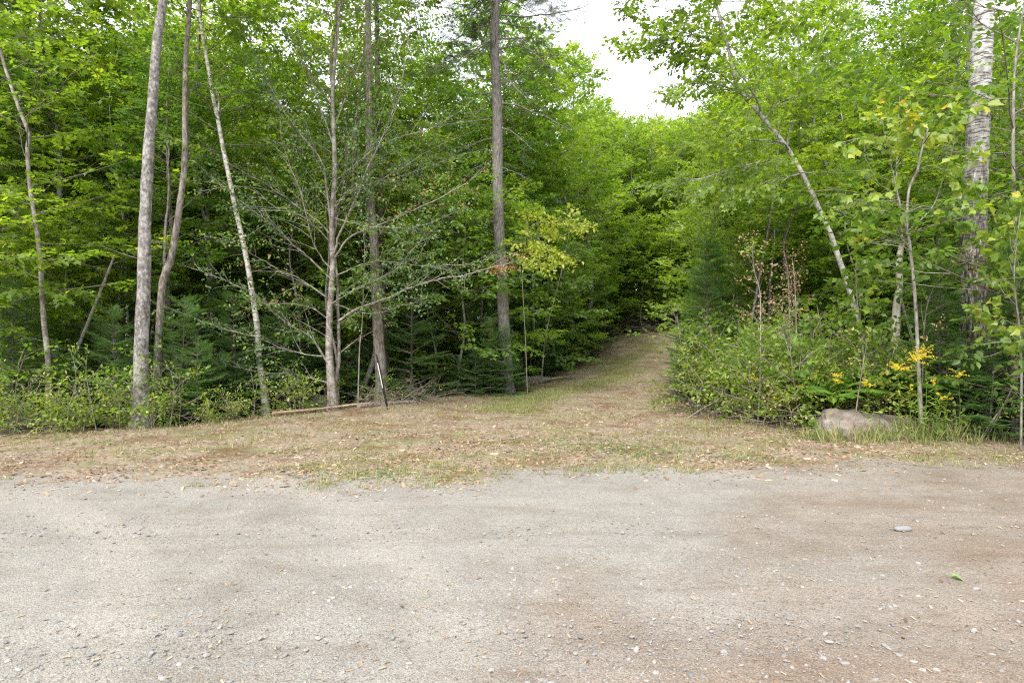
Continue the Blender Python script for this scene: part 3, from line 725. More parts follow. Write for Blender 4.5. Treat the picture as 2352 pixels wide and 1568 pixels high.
# ------------------------------------------------------------------ the trees one can tell apart
B['palegrey'] = barkmat('pale_grey_bark', (0.12, 0.10, 0.085), (0.38, 0.355, 0.33), (0.58, 0.56, 0.535), 14, 18, 0.5, 0.6)
def PP(lst, Y, dy=None):
    out = []
    for i, (u, v) in enumerate(lst):
        y = Y + (dy * i / (len(lst) - 1) if dy is not None and not isinstance(dy, (list, tuple)) else (dy[i] if dy else 0))
        out.append(P(u, v, y))
    return out

def hero(name, uv, Y, r0, r1, bark, label, cat='tree', dy=None, ext=None, **kw):
    pts = PP(uv, Y, dy)
    base = np.array([pts[0][0], pts[0][1], float(H(pts[0][0], pts[0][1])) - 0.04])
    pts[0] = base.copy()
    if ext:                                   # the stem goes on above the picture
        d = unit(pts[-1] - pts[-2]); d = unit(d + np.array([0, 0, 0.3]))
        for q in range(1, 4): pts.append(pts[-1] + d * ext / 3)
    seed = abs(hash(tuple(uv[0]))) % 9973
    g = np.random.default_rng(int(uv[0][0] * 7 + uv[0][1]))
    me = grow(g, rel(pts, base), r0, r1, kw.pop('kind', 'maple'), kw.pop('lmat', M['maple']), bark, **kw)
    t = plant(name, [('trunk', me[0]), ('crown', me[1])], base, label, cat)
    return t, pts

def bough(t, uv, Y, r, bark, dy=0.0, kind='alder', lmat=None, bare=0.3, step=0.2, ssc=0.9, sub=0.3, spr=0.22, name='branch', seed=0, leafy=True, s0=0.15, mb=None, rg=None):
    """a main branch with its twigs and leaves, along the way it takes from the stem"""
    rg = rg or np.random.default_rng(int(uv[0][0] + uv[-1][1] * 3) + seed)
    pts = smoothpath(np.array(PP(uv, Y, dy)) - np.array(t.location), max(8, len(uv) * 4))
    pts[1:] += rg.normal(0, 0.008, (len(pts) - 1, 3))
    m = MB(); cr = Crown()
    r = r * 0.85
    tube(m, pts, r * (1 - 0.85 * np.linspace(0, 1, len(pts)) ** 0.8), 6, 0, rough=0.05, rg=rg)
    dress(rg, m, m, cr, pts, r, step, sub, spr, ssc, s0, 0.35, 0, bare, 0.35)
    if leafy: cr.write(m, rg, kind, 1, 0.5)
    link(name, m.mesh(name, [bark, lmat or M['alder']]), t)

S0 = set(placed)
hero('maple_tree', [(324, 982), (324, 895), (325, 790), (331, 650), (332, 545), (334, 490), (341, 350), (350, 245), (360, 105), (374, 0)], 10.1, 0.128, 0.05, B['grey'],
     'thickest straight grey trunk at left, rising out of the picture', ext=5.5, t0=0.8, nb=22, Lmax=2.6, k=18, stubs=4, spr=0.24)
t2, _ = hero('maple_tree', [(360, 925), (362, 860), (367, 755), (374, 650), (392, 597), (402, 545), (420, 420), (425, 350), (425, 245), (427, 140), (436, 0)], 11.4, 0.085, 0.03, B['brown'],
     'forked stem standing just right of the thickest grey trunk', ext=3.5, t0=0.74, nb=18, Lmax=2.0, k=12, stubs=5)
bough(t2, [(374, 650), (379, 600), (381, 510), (387, 455), (387, 350), (376, 315)], 11.4, 0.05, B['brown'], 0.3, 'maple', M['maple'], 0.6, 0.4, 1.0, name='second_stem')
t3, _ = hero('birch_tree', [(611, 945), (605, 895), (595, 825), (591, 755), (581, 685), (570, 615), (556, 545), (539, 472), (525, 402), (514, 350), (500, 273), (490, 227)], 12.6, 0.07, 0.03,
     B['birch'], 'slim white birch at left with mossy patches on its lower bark', ext=2.5, t0=0.6, nb=16, Lmax=1.7, k=12, stubs=5, kind='birch', lmat=M['birch'])
bough(t3, [(500, 273), (502, 225), (497, 190)], 12.6, 0.035, B['birch'], 0.2, 'birch', M['birch'], 0.2, 0.3, 1.0, name='second_stem')
t4, _ = hero('birch_tree', [(115, 935), (112, 877), (110, 825), (101, 737), (96, 667), (93, 604), (82, 510), (72, 455), (63, 350), (66, 308), (42, 245), (10, 150)], 10.4, 0.05, 0.02,
     B['alder'], 'thin birch with flaking brownish bark near the left edge', t0=0.28, nb=22, Lmax=1.6, k=10, stubs=4, ext=1.0, spr=0.2)
hero('bent_tree', [(143, 905), (143, 881), (164, 832), (199, 748), (241, 643), (262, 590)], 11.3, 0.045, 0.02, B['pole'], 'grey stem leaning to the right between the left birch and thick trunk', t0=0.85, nb=3, Lmax=0.7, stubs=3)
hero('brown_tree', [(877, 905), (875, 860), (868, 755), (863, 650), (858, 545), (854, 500), (849, 420), (847, 280), (846, 140), (846, 0)], 14.0, 0.145, 0.05, B['brown'],
     'straight brown trunk just behind the black marker stake', ext=4, t0=0.76, nb=20, Lmax=2.3, k=16, stubs=6)
hero('dark_tree', [(890, 890), (884, 790), (877, 615), (874, 525), (872, 350), (868, 273), (866, 100)], 15.2, 0.10, 0.045, B['dark'], 'dark mottled trunk half hidden behind the straight brown trunk', ext=4, t0=0.74, nb=18, Lmax=2.2, k=12, stubs=8)

# the spreading tree with bare twigs
ta, _ = hero('spreading_tree', [(766, 918), (757, 825), (756, 770), (757, 720), (764, 615), (762, 510), (769, 400), (767, 316), (764, 211), (776, 60)], 12.6, 0.088, 0.02, B['alder'],
     'two-stemmed spotted tree whose bare twiggy branches spread wide', t0=0.5, nb=16, Lmax=1.5, k=14, kind='alder', lmat=M['alder'], stubs=8, ext=1.0, el0=0.5, bare=0.2)
A = B['alder']
bough(ta, [(768, 890), (778, 825), (778, 755), (774, 650), (767, 560), (772, 470), (760, 380)], 12.75, 0.066, A, 0.2, bare=0.5, step=0.35, name='second_stem', ssc=0.8)
br = [([(778, 737), (823, 709), (890, 685), (953, 657), (1012, 639), (1065, 632), (1117, 618), (1195, 597)], 0.034, -1.6),
      ([(774, 632), (822, 612), (872, 600), (977, 611), (1082, 604), (1150, 585)], 0.02, -0.6),
      ([(764, 600), (802, 546), (872, 518), (925, 494), (1012, 455), (1079, 413), (1124, 389)], 0.030, -1.0),
      ([(762, 500), (795, 444), (865, 417), (932, 381), (977, 350), (1080, 305)], 0.026, 0.4),
      ([(765, 470), (830, 430), (940, 398), (1047, 360), (1117, 343)], 0.022, 0.9),
      ([(764, 590), (785, 525), (823, 444), (844, 385), (886, 297), (928, 157), (939, 70), (945, -40)], 0.034, -0.5),
      ([(764, 560), (777, 490), (798, 367), (816, 280), (830, 160)], 0.026, 0.6),
      ([(764, 560), (743, 385), (708, 332), (669, 280), (627, 210), (592, 140), (560, 60)], 0.032, -0.9),
      ([(757, 700), (781, 685), (844, 650), (900, 625), (960, 560), (1000, 520)], 0.02, -1.1),
      ([(756, 840), (715, 776), (673, 751), (630, 720), (588, 678), (507, 640), (430, 612)], 0.032, -1.2),
      ([(750, 820), (695, 812), (640, 797), (595, 776), (525, 758), (455, 734), (350, 692)], 0.022, -1.4),
      ([(760, 640), (708, 590), (673, 562), (627, 517), (560, 468), (480, 400), (420, 350)], 0.028, -0.6),
      ([(758, 690), (697, 646), (638, 618), (590, 590), (540, 560), (470, 540)], 0.024, -1.7),
      ([(757, 880), (680, 860), (627, 856), (595, 853), (518, 835), (470, 800)], 0.016, -1.0),
      ([(756, 735), (711, 706), (660, 698), (600, 700), (560, 712)], 0.018, -0.8),
      ([(762, 540), (732, 510), (680, 472), (627, 434), (520, 370), (430, 300)], 0.026, 0.5),
      ([(763, 560), (700, 500), (640, 480), (560, 430), (450, 440)], 0.02, -1.5),
      ([(762, 620), (720, 560), (690, 440), (650, 330), (640, 230)], 0.022, -1.2),
      ([(765, 500), (850, 520), (960, 520), (1060, 480)], 0.018, -1.9),
      ([(770, 700), (850, 720), (930, 700), (985, 690)], 0.014, -0.8),
      ([(764, 420), (880, 330), (1000, 290), (1090, 230)], 0.02, -0.3),
      ([(764, 330), (720, 200), (690, 100), (680, 0)], 0.02, 0.2), ([(765, 300), (820, 160), (870, 40), (890, -60)], 0.02, -0.4)]
for i, (uv, r, dy) in enumerate(br):
    bough(ta, uv, 12.6, r, A, dy, bare=0.25, step=0.12, sub=0.32, ssc=0.85, spr=0.2, seed=i)
rg = np.random.default_rng(3); m = MB(); cr = Crown()
for uv, Yc in (([(1117, 618), (1150, 595), (1190, 578)], 11.1), ([(1117, 618), (1140, 612), (1170, 606)], 11.0)):
    b = smoothpath(np.array(PP(uv, Yc)) - np.array(ta.location), 8); tube(m, b, 0.006, 4)
    for q in b: cr.put(q, azel(rg.uniform(-1, 1), -0.3), 1.3)
cr.write(m, rg, 'rust', 1, 0.8); link('dried_leaf_cluster', m.mesh('dried_leaf_cluster', [B['twig'], M['orange']]), ta)

# the grey spruce beside the path
def sp(x, y): return (627 + x * 0.35, y * 0.35)
base = np.array([PX(1166, 16.0), 16.0, float(H(PX(1166, 16.0), 16.0)) - 0.04])
ts_ = thing('spruce_tree', base, 'grey-barked spruce with dead drooping limbs standing left of the path', 'tree')
pts = [base.copy()] + [P(u, v, 16.0) for u, v in [(1160, 800), (1156, 720), (1149, 580), (1147, 546), (1143, 420), (1142, 245), (1136, 105), (1138, 0), (1140, -200), (1142, -420), (1143, -560)]]
pp = smoothpath(rel(pts, base), 60); m = MB(); rg = np.random.default_rng(77)
rads = np.interp(pp[:, 2], [0, 0.35, 2, 7, 11, 17], [0.26, 0.19, 0.165, 0.145, 0.115, 0.02])
tube(m, pp, rads, 20, rough=0.02, rg=rg)
for _ in range(36):
    z = rg.uniform(1.6, 10.5); p = pathlook(pp, np.searchsorted(pp[:, 2], z) / len(pp))
    b = limb(rg, p, azel(rg.uniform(0, 6.28), rg.normal(0, 0.3)), rg.uniform(0.15, 0.7), 4, -0.2, 0.25); tube(m, b, np.linspace(0.012, 0.004, 5), 4)
link('trunk', m.mesh('trunk', [B['spruce']]), ts_)
bs = [([(1490, 545), (1600, 520), (1680, 440)], 0.03, 0, 1), ([(1500, 680), (1600, 690), (1720, 740), (1800, 770), (1960, 860)], 0.035, -0.5, 1),
      ([(1500, 840), (1560, 860), (1650, 930), (1730, 1000)], 0.025, -1.0, 1), ([(1480, 255), (1650, 260), (1690, 330), (1880, 490)], 0.035, -1.2, 0),
      ([(1490, 150), (1640, 180), (1720, 190), (1800, 230)], 0.03, 0.8, 0), ([(1500, 100), (1700, 110), (2000, 60), (2120, 0)], 0.035, -0.6, 0),
      ([(1480, 330), (1520, 420), (1560, 540), (1700, 680)], 0.03, -1.4, 0), ([(1440, 260), (1350, 320), (1200, 370), (1100, 400)], 0.035, -0.8, 0),
      ([(1430, 280), (1380, 290), (1200, 410), (950, 470)], 0.032, -1.5, 1), ([(1440, 610), (1300, 630), (1200, 700), (1120, 750)], 0.03, 0.6, 1),
      ([(1430, 520), (1350, 520), (1310, 480)], 0.02, -0.5, 1), ([(1430, 680), (1350, 730), (1300, 790)], 0.02, -1.0, 1), ([(1430, 780), (1200, 810), (900, 840)], 0.025, -0.8, 1),
      ([(1440, 910), (1350, 930), (1200, 990)], 0.02, -1.0, 1), ([(1430, 60), (1330, 90), (1250, 40), (1140, 20)], 0.03, -0.4, 0),
      ([(1450, 160), (1330, 190), (1230, 240), (1150, 300)], 0.03, 0.9, 0), ([(1500, 20), (1600, -40), (1750, -20), (1900, 60)], 0.03, -1.3, 0),
      ([(1470, 330), (1600, 300), (1750, 350), (1980, 370)], 0.032, -0.9, 0), ([(1480, 400), (1580, 470), (1700, 500), (1800, 560)], 0.026, 1.0, 0),
      ([(1430, 200), (1400, 290), (1330, 400), (1320, 500)], 0.02, -1.4, 0), ([(1500, 1100), (1580, 1130), (1700, 1180)], 0.018, -0.6, 1), ([(1440, 1060), (1330, 1100), (1240, 1190)], 0.018, -0.9, 1),
      ([(1460, 1440), (1400, 1470), (1360, 1550)], 0.014, -0.8, 1)]
for i, (xy, r, dy, dead) in enumerate(bs):
    bough(ts_, [sp(*q) for q in xy], 16.0, r, B['spruce'], dy, 'spruce', M['spruce'], 0.55 if dead and xy[0][1] < 700 else (1.0 if dead else 0.05), 0.16, 0.9, 0.32, 0.15, seed=i, s0=0.35 if not dead else 0.25, leafy=(not dead) or xy[0][1] < 600)
m = MB(); cr = Crown()
for i in range(80):                       # the living top, above the picture
    z = rg.uniform(10.8, 17.3); L = 2.9 * (1 - (z - 9) / 9.5) + 0.2
    b = limb(rg, pathlook(pp, np.searchsorted(pp[:, 2], z) / len(pp)), azel(rg.uniform(0, 6.28), rg.normal(-0.05, 0.12)), L, 5, -0.1, 0.08)
    tube(m, b, np.linspace(0.025, 0.004, 6), 4, 1); dress(rg, m, m, cr, b, 0.02, 0.2, 0.3, 0.16, 1.0)
cr.write(m, rg, 'spruce', 0); link('crown', m.mesh('crown', [M['spruce'], B['twig']]), ts_)

# leaning tree and its bright crown
def r6(x, y): return (1411 + x * 0.4, y * 0.4)
def r7(x, y): return (1568 + x * 0.4, 470 + y * 0.4)
tl, _ = hero('leaning_tree', [(2003, 915), (1985, 800), (1972, 750), (1952, 670), (1924, 586), (1907, 536), (1876, 470), (1863, 440), (1811, 344), (1743, 260), (1699, 208), (1683, 160), (1671, 104), (1651, 32)], 12.3,
     0.066, 0.02, B['palegrey'], 'slim tree leaning left over the path at right', dy=-1.0, t0=0.74, nb=18, Lmax=1.9, k=12, stubs=4, ext=1.4, azpref=(math.pi, 0.45), el0=-0.1, el1=0.7, spr=0.22, step=0.26, ssc=0.9)
for i, (xy, r, dy) in enumerate([([(1030, 920), (900, 915), (700, 970), (450, 1040), (220, 1065)], 0.024, -1.0), ([(1000, 860), (950, 815), (750, 800), (620, 725), (540, 700)], 0.024, -0.9),
        ([(990, 850), (1000, 780), (1040, 600), (1060, 300), (1050, 100), (1040, -60)], 0.026, 0.5), ([(1060, 990), (1200, 990), (1400, 960)], 0.018, 0.6), ([(1060, 1000), (900, 1040), (760, 1070)], 0.018, -0.7),
        ([(830, 650), (830, 600), (760, 480), (690, 380), (640, 200), (600, 40)], 0.03, -0.8), ([(720, 520), (600, 420), (450, 330), (280, 260), (180, 240)], 0.024, -0.6),
        ([(700, 400), (560, 280), (440, 200), (330, 170)], 0.022, -0.3), ([(760, 560), (640, 500), (480, 480), (330, 500)], 0.02, -0.9), ([(960, 800), (850, 740), (700, 760), (500, 830), (330, 850)], 0.02, 0.6),
        ([(680, 330), (600, 150), (520, 50), (450, -40)], 0.022, 0.2), ([(860, 690), (940, 600), (1030, 560), (1200, 520)], 0.02, -0.5), ([(780, 570), (860, 420), (960, 300), (1040, 170)], 0.022, -0.9)]):
    bough(tl, [r6(*q) for q in xy], 11.5, r, B['grey'], dy, 'maple', M['maple'], 0.03, 0.18, 0.85, 0.34, 0.17, seed=i)

hero('aspen_tree', [(2236, 958), (2236, 860), (2238, 740), (2237, 670), (2236, 560), (2238, 470), (2243, 360), (2249, 240), (2255, 110), (2260, 0)], 10.0, 0.235, 0.12, B['aspen'],
     'thick pale trunk at right, bark ringed dark above and furrowed below', ext=7, t0=0.82, nb=22, Lmax=2.8, k=28, kind='birch', lmat=M['birch'], spr=0.25)

# yellowing striped maple with large leaves
tm_, _ = hero('striped_maple', [(2117, 960), (2110, 854), (2106, 760), (2100, 662), (2088, 550), (2083, 530), (2087, 440), (2107, 392), (2115, 352), (2131, 296)], 8.9, 0.030, 0.014, B['pole'],
     'yellowing young maple with large leaves left of the thick pale trunk', cat='sapling', t0=0.93, nb=3, Lmax=0.5, kind='big', lmat=M['bigleaf'], stubs=3, k=10)
for i, (uv, r, dy) in enumerate([([(2083, 536), (2067, 472), (2051, 400), (2047, 360), (2035, 320), (2024, 260)], 0.018, -0.4), ([(2086, 530), (2143, 472), (2183, 360), (2196, 300), (2215, 270)], 0.014, -0.5),
        ([(2060, 450), (2011, 412), (1987, 360), (1980, 320), (1925, 330)], 0.012, -0.6), ([(2092, 580), (2040, 500), (1990, 470), (1950, 460)], 0.012, -0.7), ([(2084, 540), (2130, 520), (2200, 500), (2240, 480)], 0.012, -0.9),
        ([(2051, 400), (2075, 350), (2100, 320), (2110, 290)], 0.01, -0.2), ([(2090, 560), (2060, 560), (2010, 540), (1980, 520)], 0.01, -0.4), ([(2107, 392), (2140, 380), (2190, 400), (2230, 420)], 0.01, -0.4)]):
    bough(tm_, uv, 8.9, r, B['pole'], dy, 'big', M['bigleaf'], 0.25, 0.24, 0.85, 0.18, 0.16, seed=i, s0=0.4)

def sapling(name, uv, Y, r, label, kind, lm, bark='pole', step=0.13, sub=0.22, ssc=1.0, s0=0.4, bare=0.1, dy=0.0, spr=0.14, cat='sapling', extra=None):
    pts = np.array(PP(uv, Y, dy)); b = np.array([pts[0][0], pts[0][1], float(H(pts[0][0], pts[0][1])) - 0.03]); pts[0] = b
    g = np.random.default_rng(int(uv[0][0] * 3 + uv[0][1]))
    q = smoothpath(pts - b, max(12, 4 * len(pts))); m = MB(); tube(m, q, np.linspace(r, 0.003, len(q)), 6, rough=0.04, rg=g)
    c = MB(); cr = Crown(); dress(g, m, c, cr, q, r, step, sub, spr, ssc, s0, 0.4, 1, bare, 0.4); cr.write(c, g, kind, 0, 0.6)
    parts = [('stem', m.mesh('stem', [B[bark]])), ('leaves', c.mesh('leaves', [lm, B['twig']]))]
    if extra:
        c2 = MB(); cr = Crown()
        for w_ in range(extra[2]): cr.put(q[-1 - int(g.integers(0, 4))], azel(g.uniform(0, 6.28), g.uniform(-0.2, 0.8)), 1.0)
        cr.write(c2, g, extra[0], 0, 0.6); parts.append(('top_leaves', c2.mesh('top_leaves', [extra[1], B['twig']])))
    return plant(name, parts, b, label, cat)

sapling('dry_sapling', [(1740, 978), (1746, 870), (1747, 710), (1744, 662), (1732, 618), (1728, 560)], 10.3, 0.018, 'pale sapling with rusty dried leaves below a green tip', 'rust', M['rust'], ssc=1.1, s0=0.45, sub=0.3, extra=('shrub', M['shrub'], 7))
sapling('dry_sapling', [(1835, 974), (1830, 830), (1828, 710), (1824, 630), (1820, 596)], 10.4, 0.016, 'thin pale sapling with dried brown leaves, left of the leaning tree', 'rust', M['rust'], ssc=0.9, s0=0.55, sub=0.2)
sapling('dry_sapling', [(1816, 930), (1814, 774), (1810, 630), (1800, 575)], 11.8, 0.014, 'thin dried sapling rising just behind its taller neighbours', 'rust', M['rust'], ssc=0.9, s0=0.5, sub=0.22)
sapling('dry_sapling', [(2272, 952), (2284, 810), (2288, 710), (2298, 620), (2304, 560)], 8.8, 0.016, 'slender stem with curled grey-brown leaves beside the thick pale trunk', 'rust', M['rust'], ssc=1.4, s0=0.3, sub=0.3, step=0.2, spr=0.2)
sapling('red_stemmed_sapling', [(1956, 1012), (1968, 930), (1980, 850), (1992, 782)], 8.6, 0.012, 'reddish bare-stemmed sapling growing up through the boulder', 'shrub', M['shrub'], 'brown', step=0.22, ssc=0.7, bare=0.5, s0=0.5)
sapling('big_leaf_sapling', [(1990, 925), (1982, 800), (1970, 700), (1966, 620), (1968, 585)], 9.6, 0.014, 'green sapling with broad drooping leaves before the leaning trunk', 'big', M['bigleaf'], step=0.16, ssc=1.0, s0=0.45, sub=0.16)
sapling('big_leaf_sapling', [(1840, 940), (1835, 880), (1838, 830), (1842, 790)], 9.9, 0.012, 'small broad-leaved sapling low beside the thin dry stems', 'big', M['bigleaf'], step=0.16, ssc=0.85, s0=0.2, sub=0.2)
sapling('big_leaf_sapling', [(2345, 990), (2345, 800), (2330, 650), (2335, 560), (2345, 480)], 7.9, 0.016, 'broad-leaved sapling with a few orange leaves at the right edge', 'big', M['bigleaf'], step=0.16, ssc=1.0, s0=0.45, sub=0.3)
sapling('curved_sapling', [(1243, 850), (1253, 772), (1274, 685), (1292, 615), (1302, 560), (1320, 470)], 18.3, 0.03, 'slender curved grey sapling right of the spruce', 'birch', M['birch'], step=0.3, sub=0.35, s0=0.45, spr=0.2)
ty = sapling('yellow_sapling', [(1212, 868), (1206, 760), (1200, 640), (1206, 560), (1216, 480)], 14.6, 0.012, 'thin sapling with hanging yellow leaves right of the spruce trunk', 'birch', M['birch'], step=0.5, ssc=0.8, s0=0.6, sub=0.2, bark='limb')
for i, (uv, dy) in enumerate([([(1203, 540), (1225, 516), (1267, 509), (1335, 518)], -0.8), ([(1206, 530), (1232, 540), (1250, 562), (1297, 592)], -1.0), ([(1205, 550), (1215, 580), (1255, 600)], -0.9)]):
    bough(ty, uv, 14.6, 0.009, B['twig'], dy, 'birch', M['yellow'], 0.0, 0.10, 1.15, 0.12, 0.1, seed=i, name='yellow_branch')
sapling('bare_sapling', [(1178, 812), (1165, 740), (1152, 667), (1148, 600)], 16.9, 0.014, 'thin mottled stem leaning against the foot of the spruce', 'birch', M['birch'], 'pole', bare=0.9, s0=0.5, step=0.4)
sapling('bare_sapling', [(822, 905), (826, 800), (832, 740), (838, 560), (842, 420)], 12.9, 0.016, 'thin pale upright sapling between the spotted tree and brown trunk', 'birch', M['birch'], 'pole', bare=0.5, s0=0.5, step=0.3)
sapling('bare_sapling', [(2223, 958), (2225, 894), (2222, 790), (2230, 740)], 9.3, 0.022, 'short dark bare stem in front of the thick pale trunk', 'rust', M['rust'], 'dark', bare=0.8, s0=0.5, step=0.3)
sapling('bare_sapling', [(2118, 920), (2120, 800), (2128, 710), (2144, 662), (2168, 630), (2200, 602)], 9.2, 0.014, 'crooked dead branch curving right toward the thick pale trunk', 'rust', M['rust'], 'dark', bare=0.8, s0=0.5, step=0.2, cat='dead branch')
for i, uv in enumerate([[(2248, 1006), (2290, 950), (2352, 885)], [(2252, 1010), (2310, 925), (2365, 905)], [(2262, 1008), (2330, 880), (2362, 820)]]):
    sapling('arching_shoot', uv, 8.5, 0.008, ['lowest', 'middle', 'tallest'][i] + ' of the arching thin shoots at the lower right edge', 'shrub', M['shrub'], 'twig', step=0.2, ssc=0.7, s0=0.4, bare=0.4, cat='shoot')
for i, (uv, Y, lb) in enumerate([([(152, 990), (160, 930), (175, 880), (168, 815)], 9.4, 'thin bent bare shoot low at the far left'), ([(222, 985), (205, 900), (198, 860), (200, 815)], 9.6, 'thin bare shoot left of the thickest grey trunk'),
        ([(390, 960), (400, 900), (392, 850)], 10.1, 'thin shoot at the right foot of the thickest grey trunk')]):
    sapling('thin_shoot', uv, Y, 0.009, lb, 'shrub', M['shrub'], 'twig', step=0.2, ssc=0.6, s0=0.3, bare=0.5, cat='shoot')

# standing and lying dead wood
def deadwood(name, uv, Y, r, bark, label, cat, dy=0.0, lift=0.0, ground=False, taper=0.6, k=10, flat=1.0):
    pts = np.array(PP(uv, Y, dy))
    if ground: pts[:, 2] = H(pts[:, 0], pts[:, 1]) + r * 0.6 * flat + lift
    b = pts[0].copy(); g = np.random.default_rng(int(uv[0][0]))
    q = smoothpath(pts - b, 16); m = MB(); tube(m, q, np.linspace(r, r * taper, 16), k, rough=0.06, rg=g, cap=True)
    if flat != 1.0:
        for arr in m.v: arr[:, 2] *= flat
    o = link(name, m.mesh(name, [B[bark]])); o.location = b
    return tag(o, label, cat)
deadwood('fallen_pole', [(626, 951), (690, 937), (749, 923), (816, 907), (872, 898)], 11.35, 0.032, 'bare', 'long thin peeled pole lying at the edge of the woods at left', 'log', 1.9, 0.05, True)
deadwood('half_buried_log', [(823, 935), (882, 923), (952, 909)], 12.7, 0.075, 'brown', 'short grey log half sunk in litter behind the marker stake', 'log', 1.0, 0.0, True, 0.8, 10, 0.7)
deadwood('peeled_branch', [(1215, 870), (1250, 866), (1280, 860), (1304, 850)], 18.6, 0.04, 'snag', 'pale curved branch lying in front of the cut log', 'branch', 1.2, 0.03, True)
deadwood('leaning_pole', [(1096, 807), (1050, 768), (1010, 730), (970, 695), (928, 671)], 17.0, 0.045, 'snag', 'bare pale pole leaning left of the spruce', 'dead tree', 1.5)
deadwood('broken_snag', [(1127, 800), (1127, 751), (1123, 690), (1120, 632), (1116, 541)], 19.0, 0.085, 'snag', 'pale barkless snag just left of the spruce trunk', 'dead tree', 0, 0, False, 0.75, 12)
deadwood('broken_snag', [(2056, 790), (2059, 710), (2066, 660), (2064, 602), (2072, 560)], 12.2, 0.085, 'snag', 'pale broken snag between the leaning tree and yellowing maple', 'dead tree', 0, 0, False, 0.6, 12)
deadwood('leaning_pole', [(1770, 668), (1840, 638), (1925, 612)], 17.0, 0.06, 'snag', 'fallen grey pole propped in the woods behind the dry saplings', 'dead tree')
deadwood('propped_branch', [(1576, 962), (1610, 940), (1655, 912), (1658, 885)], 11.0, 0.011, 'twig', 'thin pale branch lying against the leafy shrubs right of the path', 'branch')
for i, (uv, Y, lb) in enumerate([([(2005, 965), (2065, 975), (2120, 1005)], 8.9, 'thin stick slanting down over the boulder'), ([(1835, 1005), (1880, 985), (1930, 1010)], 8.6, 'pale bent stick on the verge left of the boulder'),
        ([(1160, 990), (1215, 978), (1240, 985)], 9.6, 'small dark stick on the chips in front of the spruce'), ([(960, 1012), (1010, 1004), (1030, 1008)], 9.1, 'dark stick on the chips near the stake'),
        ([(1440, 1003), (1500, 998), (1570, 1006)], 8.9, 'long thin stick lying across the wood chips'), ([(1455, 790), (1490, 783), (1515, 788)], 33.0, 'pale stick lying across the far path')]):
    deadwood('stick', uv, Y, 0.010 if Y < 20 else 0.03, 'twig', lb, 'stick', ground=True, taper=0.4, k=6)

# cut log with a split face
def cutlog():
    g = np.random.default_rng(8); y0 = 18.2; x0, x1 = PX(1196, y0), PX(1268, y0); b = np.array([x0, y0, float(H(x0, y0))])
    t = thing('cut_log', b, 'short thick weathered log with a splintered end beside the path', 'log')
    n = 14; q = np.c_[np.linspace(0, x1 - x0, n), np.linspace(0, 0.35, n), np.full(n, 0.10)]
    q[:, 2] += H(q[:, 0] + b[0], q[:, 1] + b[1]) - b[2]
    m = MB(); tube(m, q, np.interp(np.linspace(0, 1, n), [0, 0.6, 1], [0.17, 0.15, 0.06]), 18, rough=0.07, rg=g, cap=True)
    link('bark', m.mesh('bark', [B['brown']]), t)
    m = MB(); w_ = np.array([[np.cos(a) * 0.12 * 0.2, 0, 0] for a in range(3)])
    for k in range(22):
        p = q[0] + np.array([-0.01, g.uniform(-0.12, 0.12), g.uniform(-0.10, 0.12)]); tube(m, [p, p + np.array([-g.uniform(0.03, 0.14), 0, g.normal(0, 0.01)])], [0.014, 0.003], 4)
    link('splinters', m.mesh('splinters', [B['bare']]), t)
cutlog()

# marker stake
def stake():
    a, b = P(891, 936, 12.55), P(865, 815, 12.35); a[2] = float(H(a[0], a[1])) - 0.03
    t = thing('marker_stake', a, 'black marker stake with a white band leaning left at the woods edge', 'stake')
    d = b - a; pm, n1 = mat('black_plastic')[0], None
    for nm, col, s0, s1, r in (('post', (0.012, 0.012, 0.014), 0, 1, 0.024), ('white_band', (0.75, 0.75, 0.73), 0.42, 0.86, 0.010)):
        mt, ntt, out = mat('stake_' + nm); p = N(ntt, 'ShaderNodeBsdfPrincipled'); p.inputs['Base Color'].default_value = (*col, 1); p.inputs['Roughness'].default_value = 0.45
        ntt.links.new(p.outputs[0], out.inputs['Surface'])
        m = MB(); off = np.array([0, 0, 0.]) if nm == 'post' else np.array([-0.008, -0.022, 0])
        q = [d * s + off for s in np.linspace(s0, s1, 8)]
        rr = np.full(8, r); 
        if nm == 'post': rr[-1] = 0.012; rr[0] = 0.016
        tube(m, q, rr, 8, cap=True); link(nm, m.mesh(nm, [mt]), t)
stake()

# boulders
def stonemat():
    m, ntt, out = mat('boulder_stone'); tc = N(ntt, 'ShaderNodeTexCoord').outputs['Object']
    n1 = noise(ntt, tc, 7, 8, 0.75); n2 = noise(ntt, scaled(ntt, tc, (1, 3, 9)), 3, 5, 0.6)
    c = ramp(ntt, n1, [(0.3, (0.12, 0.095, 0.08)), (0.5, (0.23, 0.19, 0.165)), (0.7, (0.34, 0.305, 0.28))])
    c = mixc(ntt, mth(ntt, 'MULTIPLY', ramp(ntt, n2, [(0.5, (0, 0, 0)), (0.65, (1, 1, 1))]), 0.4), c, (0.22, 0.16, 0.12))
    p = N(ntt, 'ShaderNodeBsdfPrincipled'); p.inputs['Roughness'].default_value = 0.9; ntt.links.new(c, p.inputs['Base Color'])
    b = N(ntt, 'ShaderNodeBump'); b.inputs['Distance'].default_value = 0.06; b.inputs['Strength'].default_value = 0.9; ntt.links.new(n1, b.inputs['Height']); ntt.links.new(b.outputs[0], p.inputs['Normal'])
    ntt.links.new(p.outputs[0], out.inputs['Surface']); return m
def sphere(n=24, k=32):
    th = np.linspace(0.02, math.pi - 0.02, n)[:, None]; ph = (np.arange(k) * 2 * math.pi / k)[None]
    v = np.stack([np.sin(th) * np.cos(ph), np.sin(th) * np.sin(ph), np.cos(th) * np.ones_like(ph)], -1).reshape(-1, 3)
    i = np.arange(n - 1)[:, None] * k; j = np.arange(k)[None]; j2 = (j + 1) % k
    return v, np.stack([i + j, i + k + j, i + k + j2, i + j2], -1).reshape(-1, 4)
SM = stonemat()
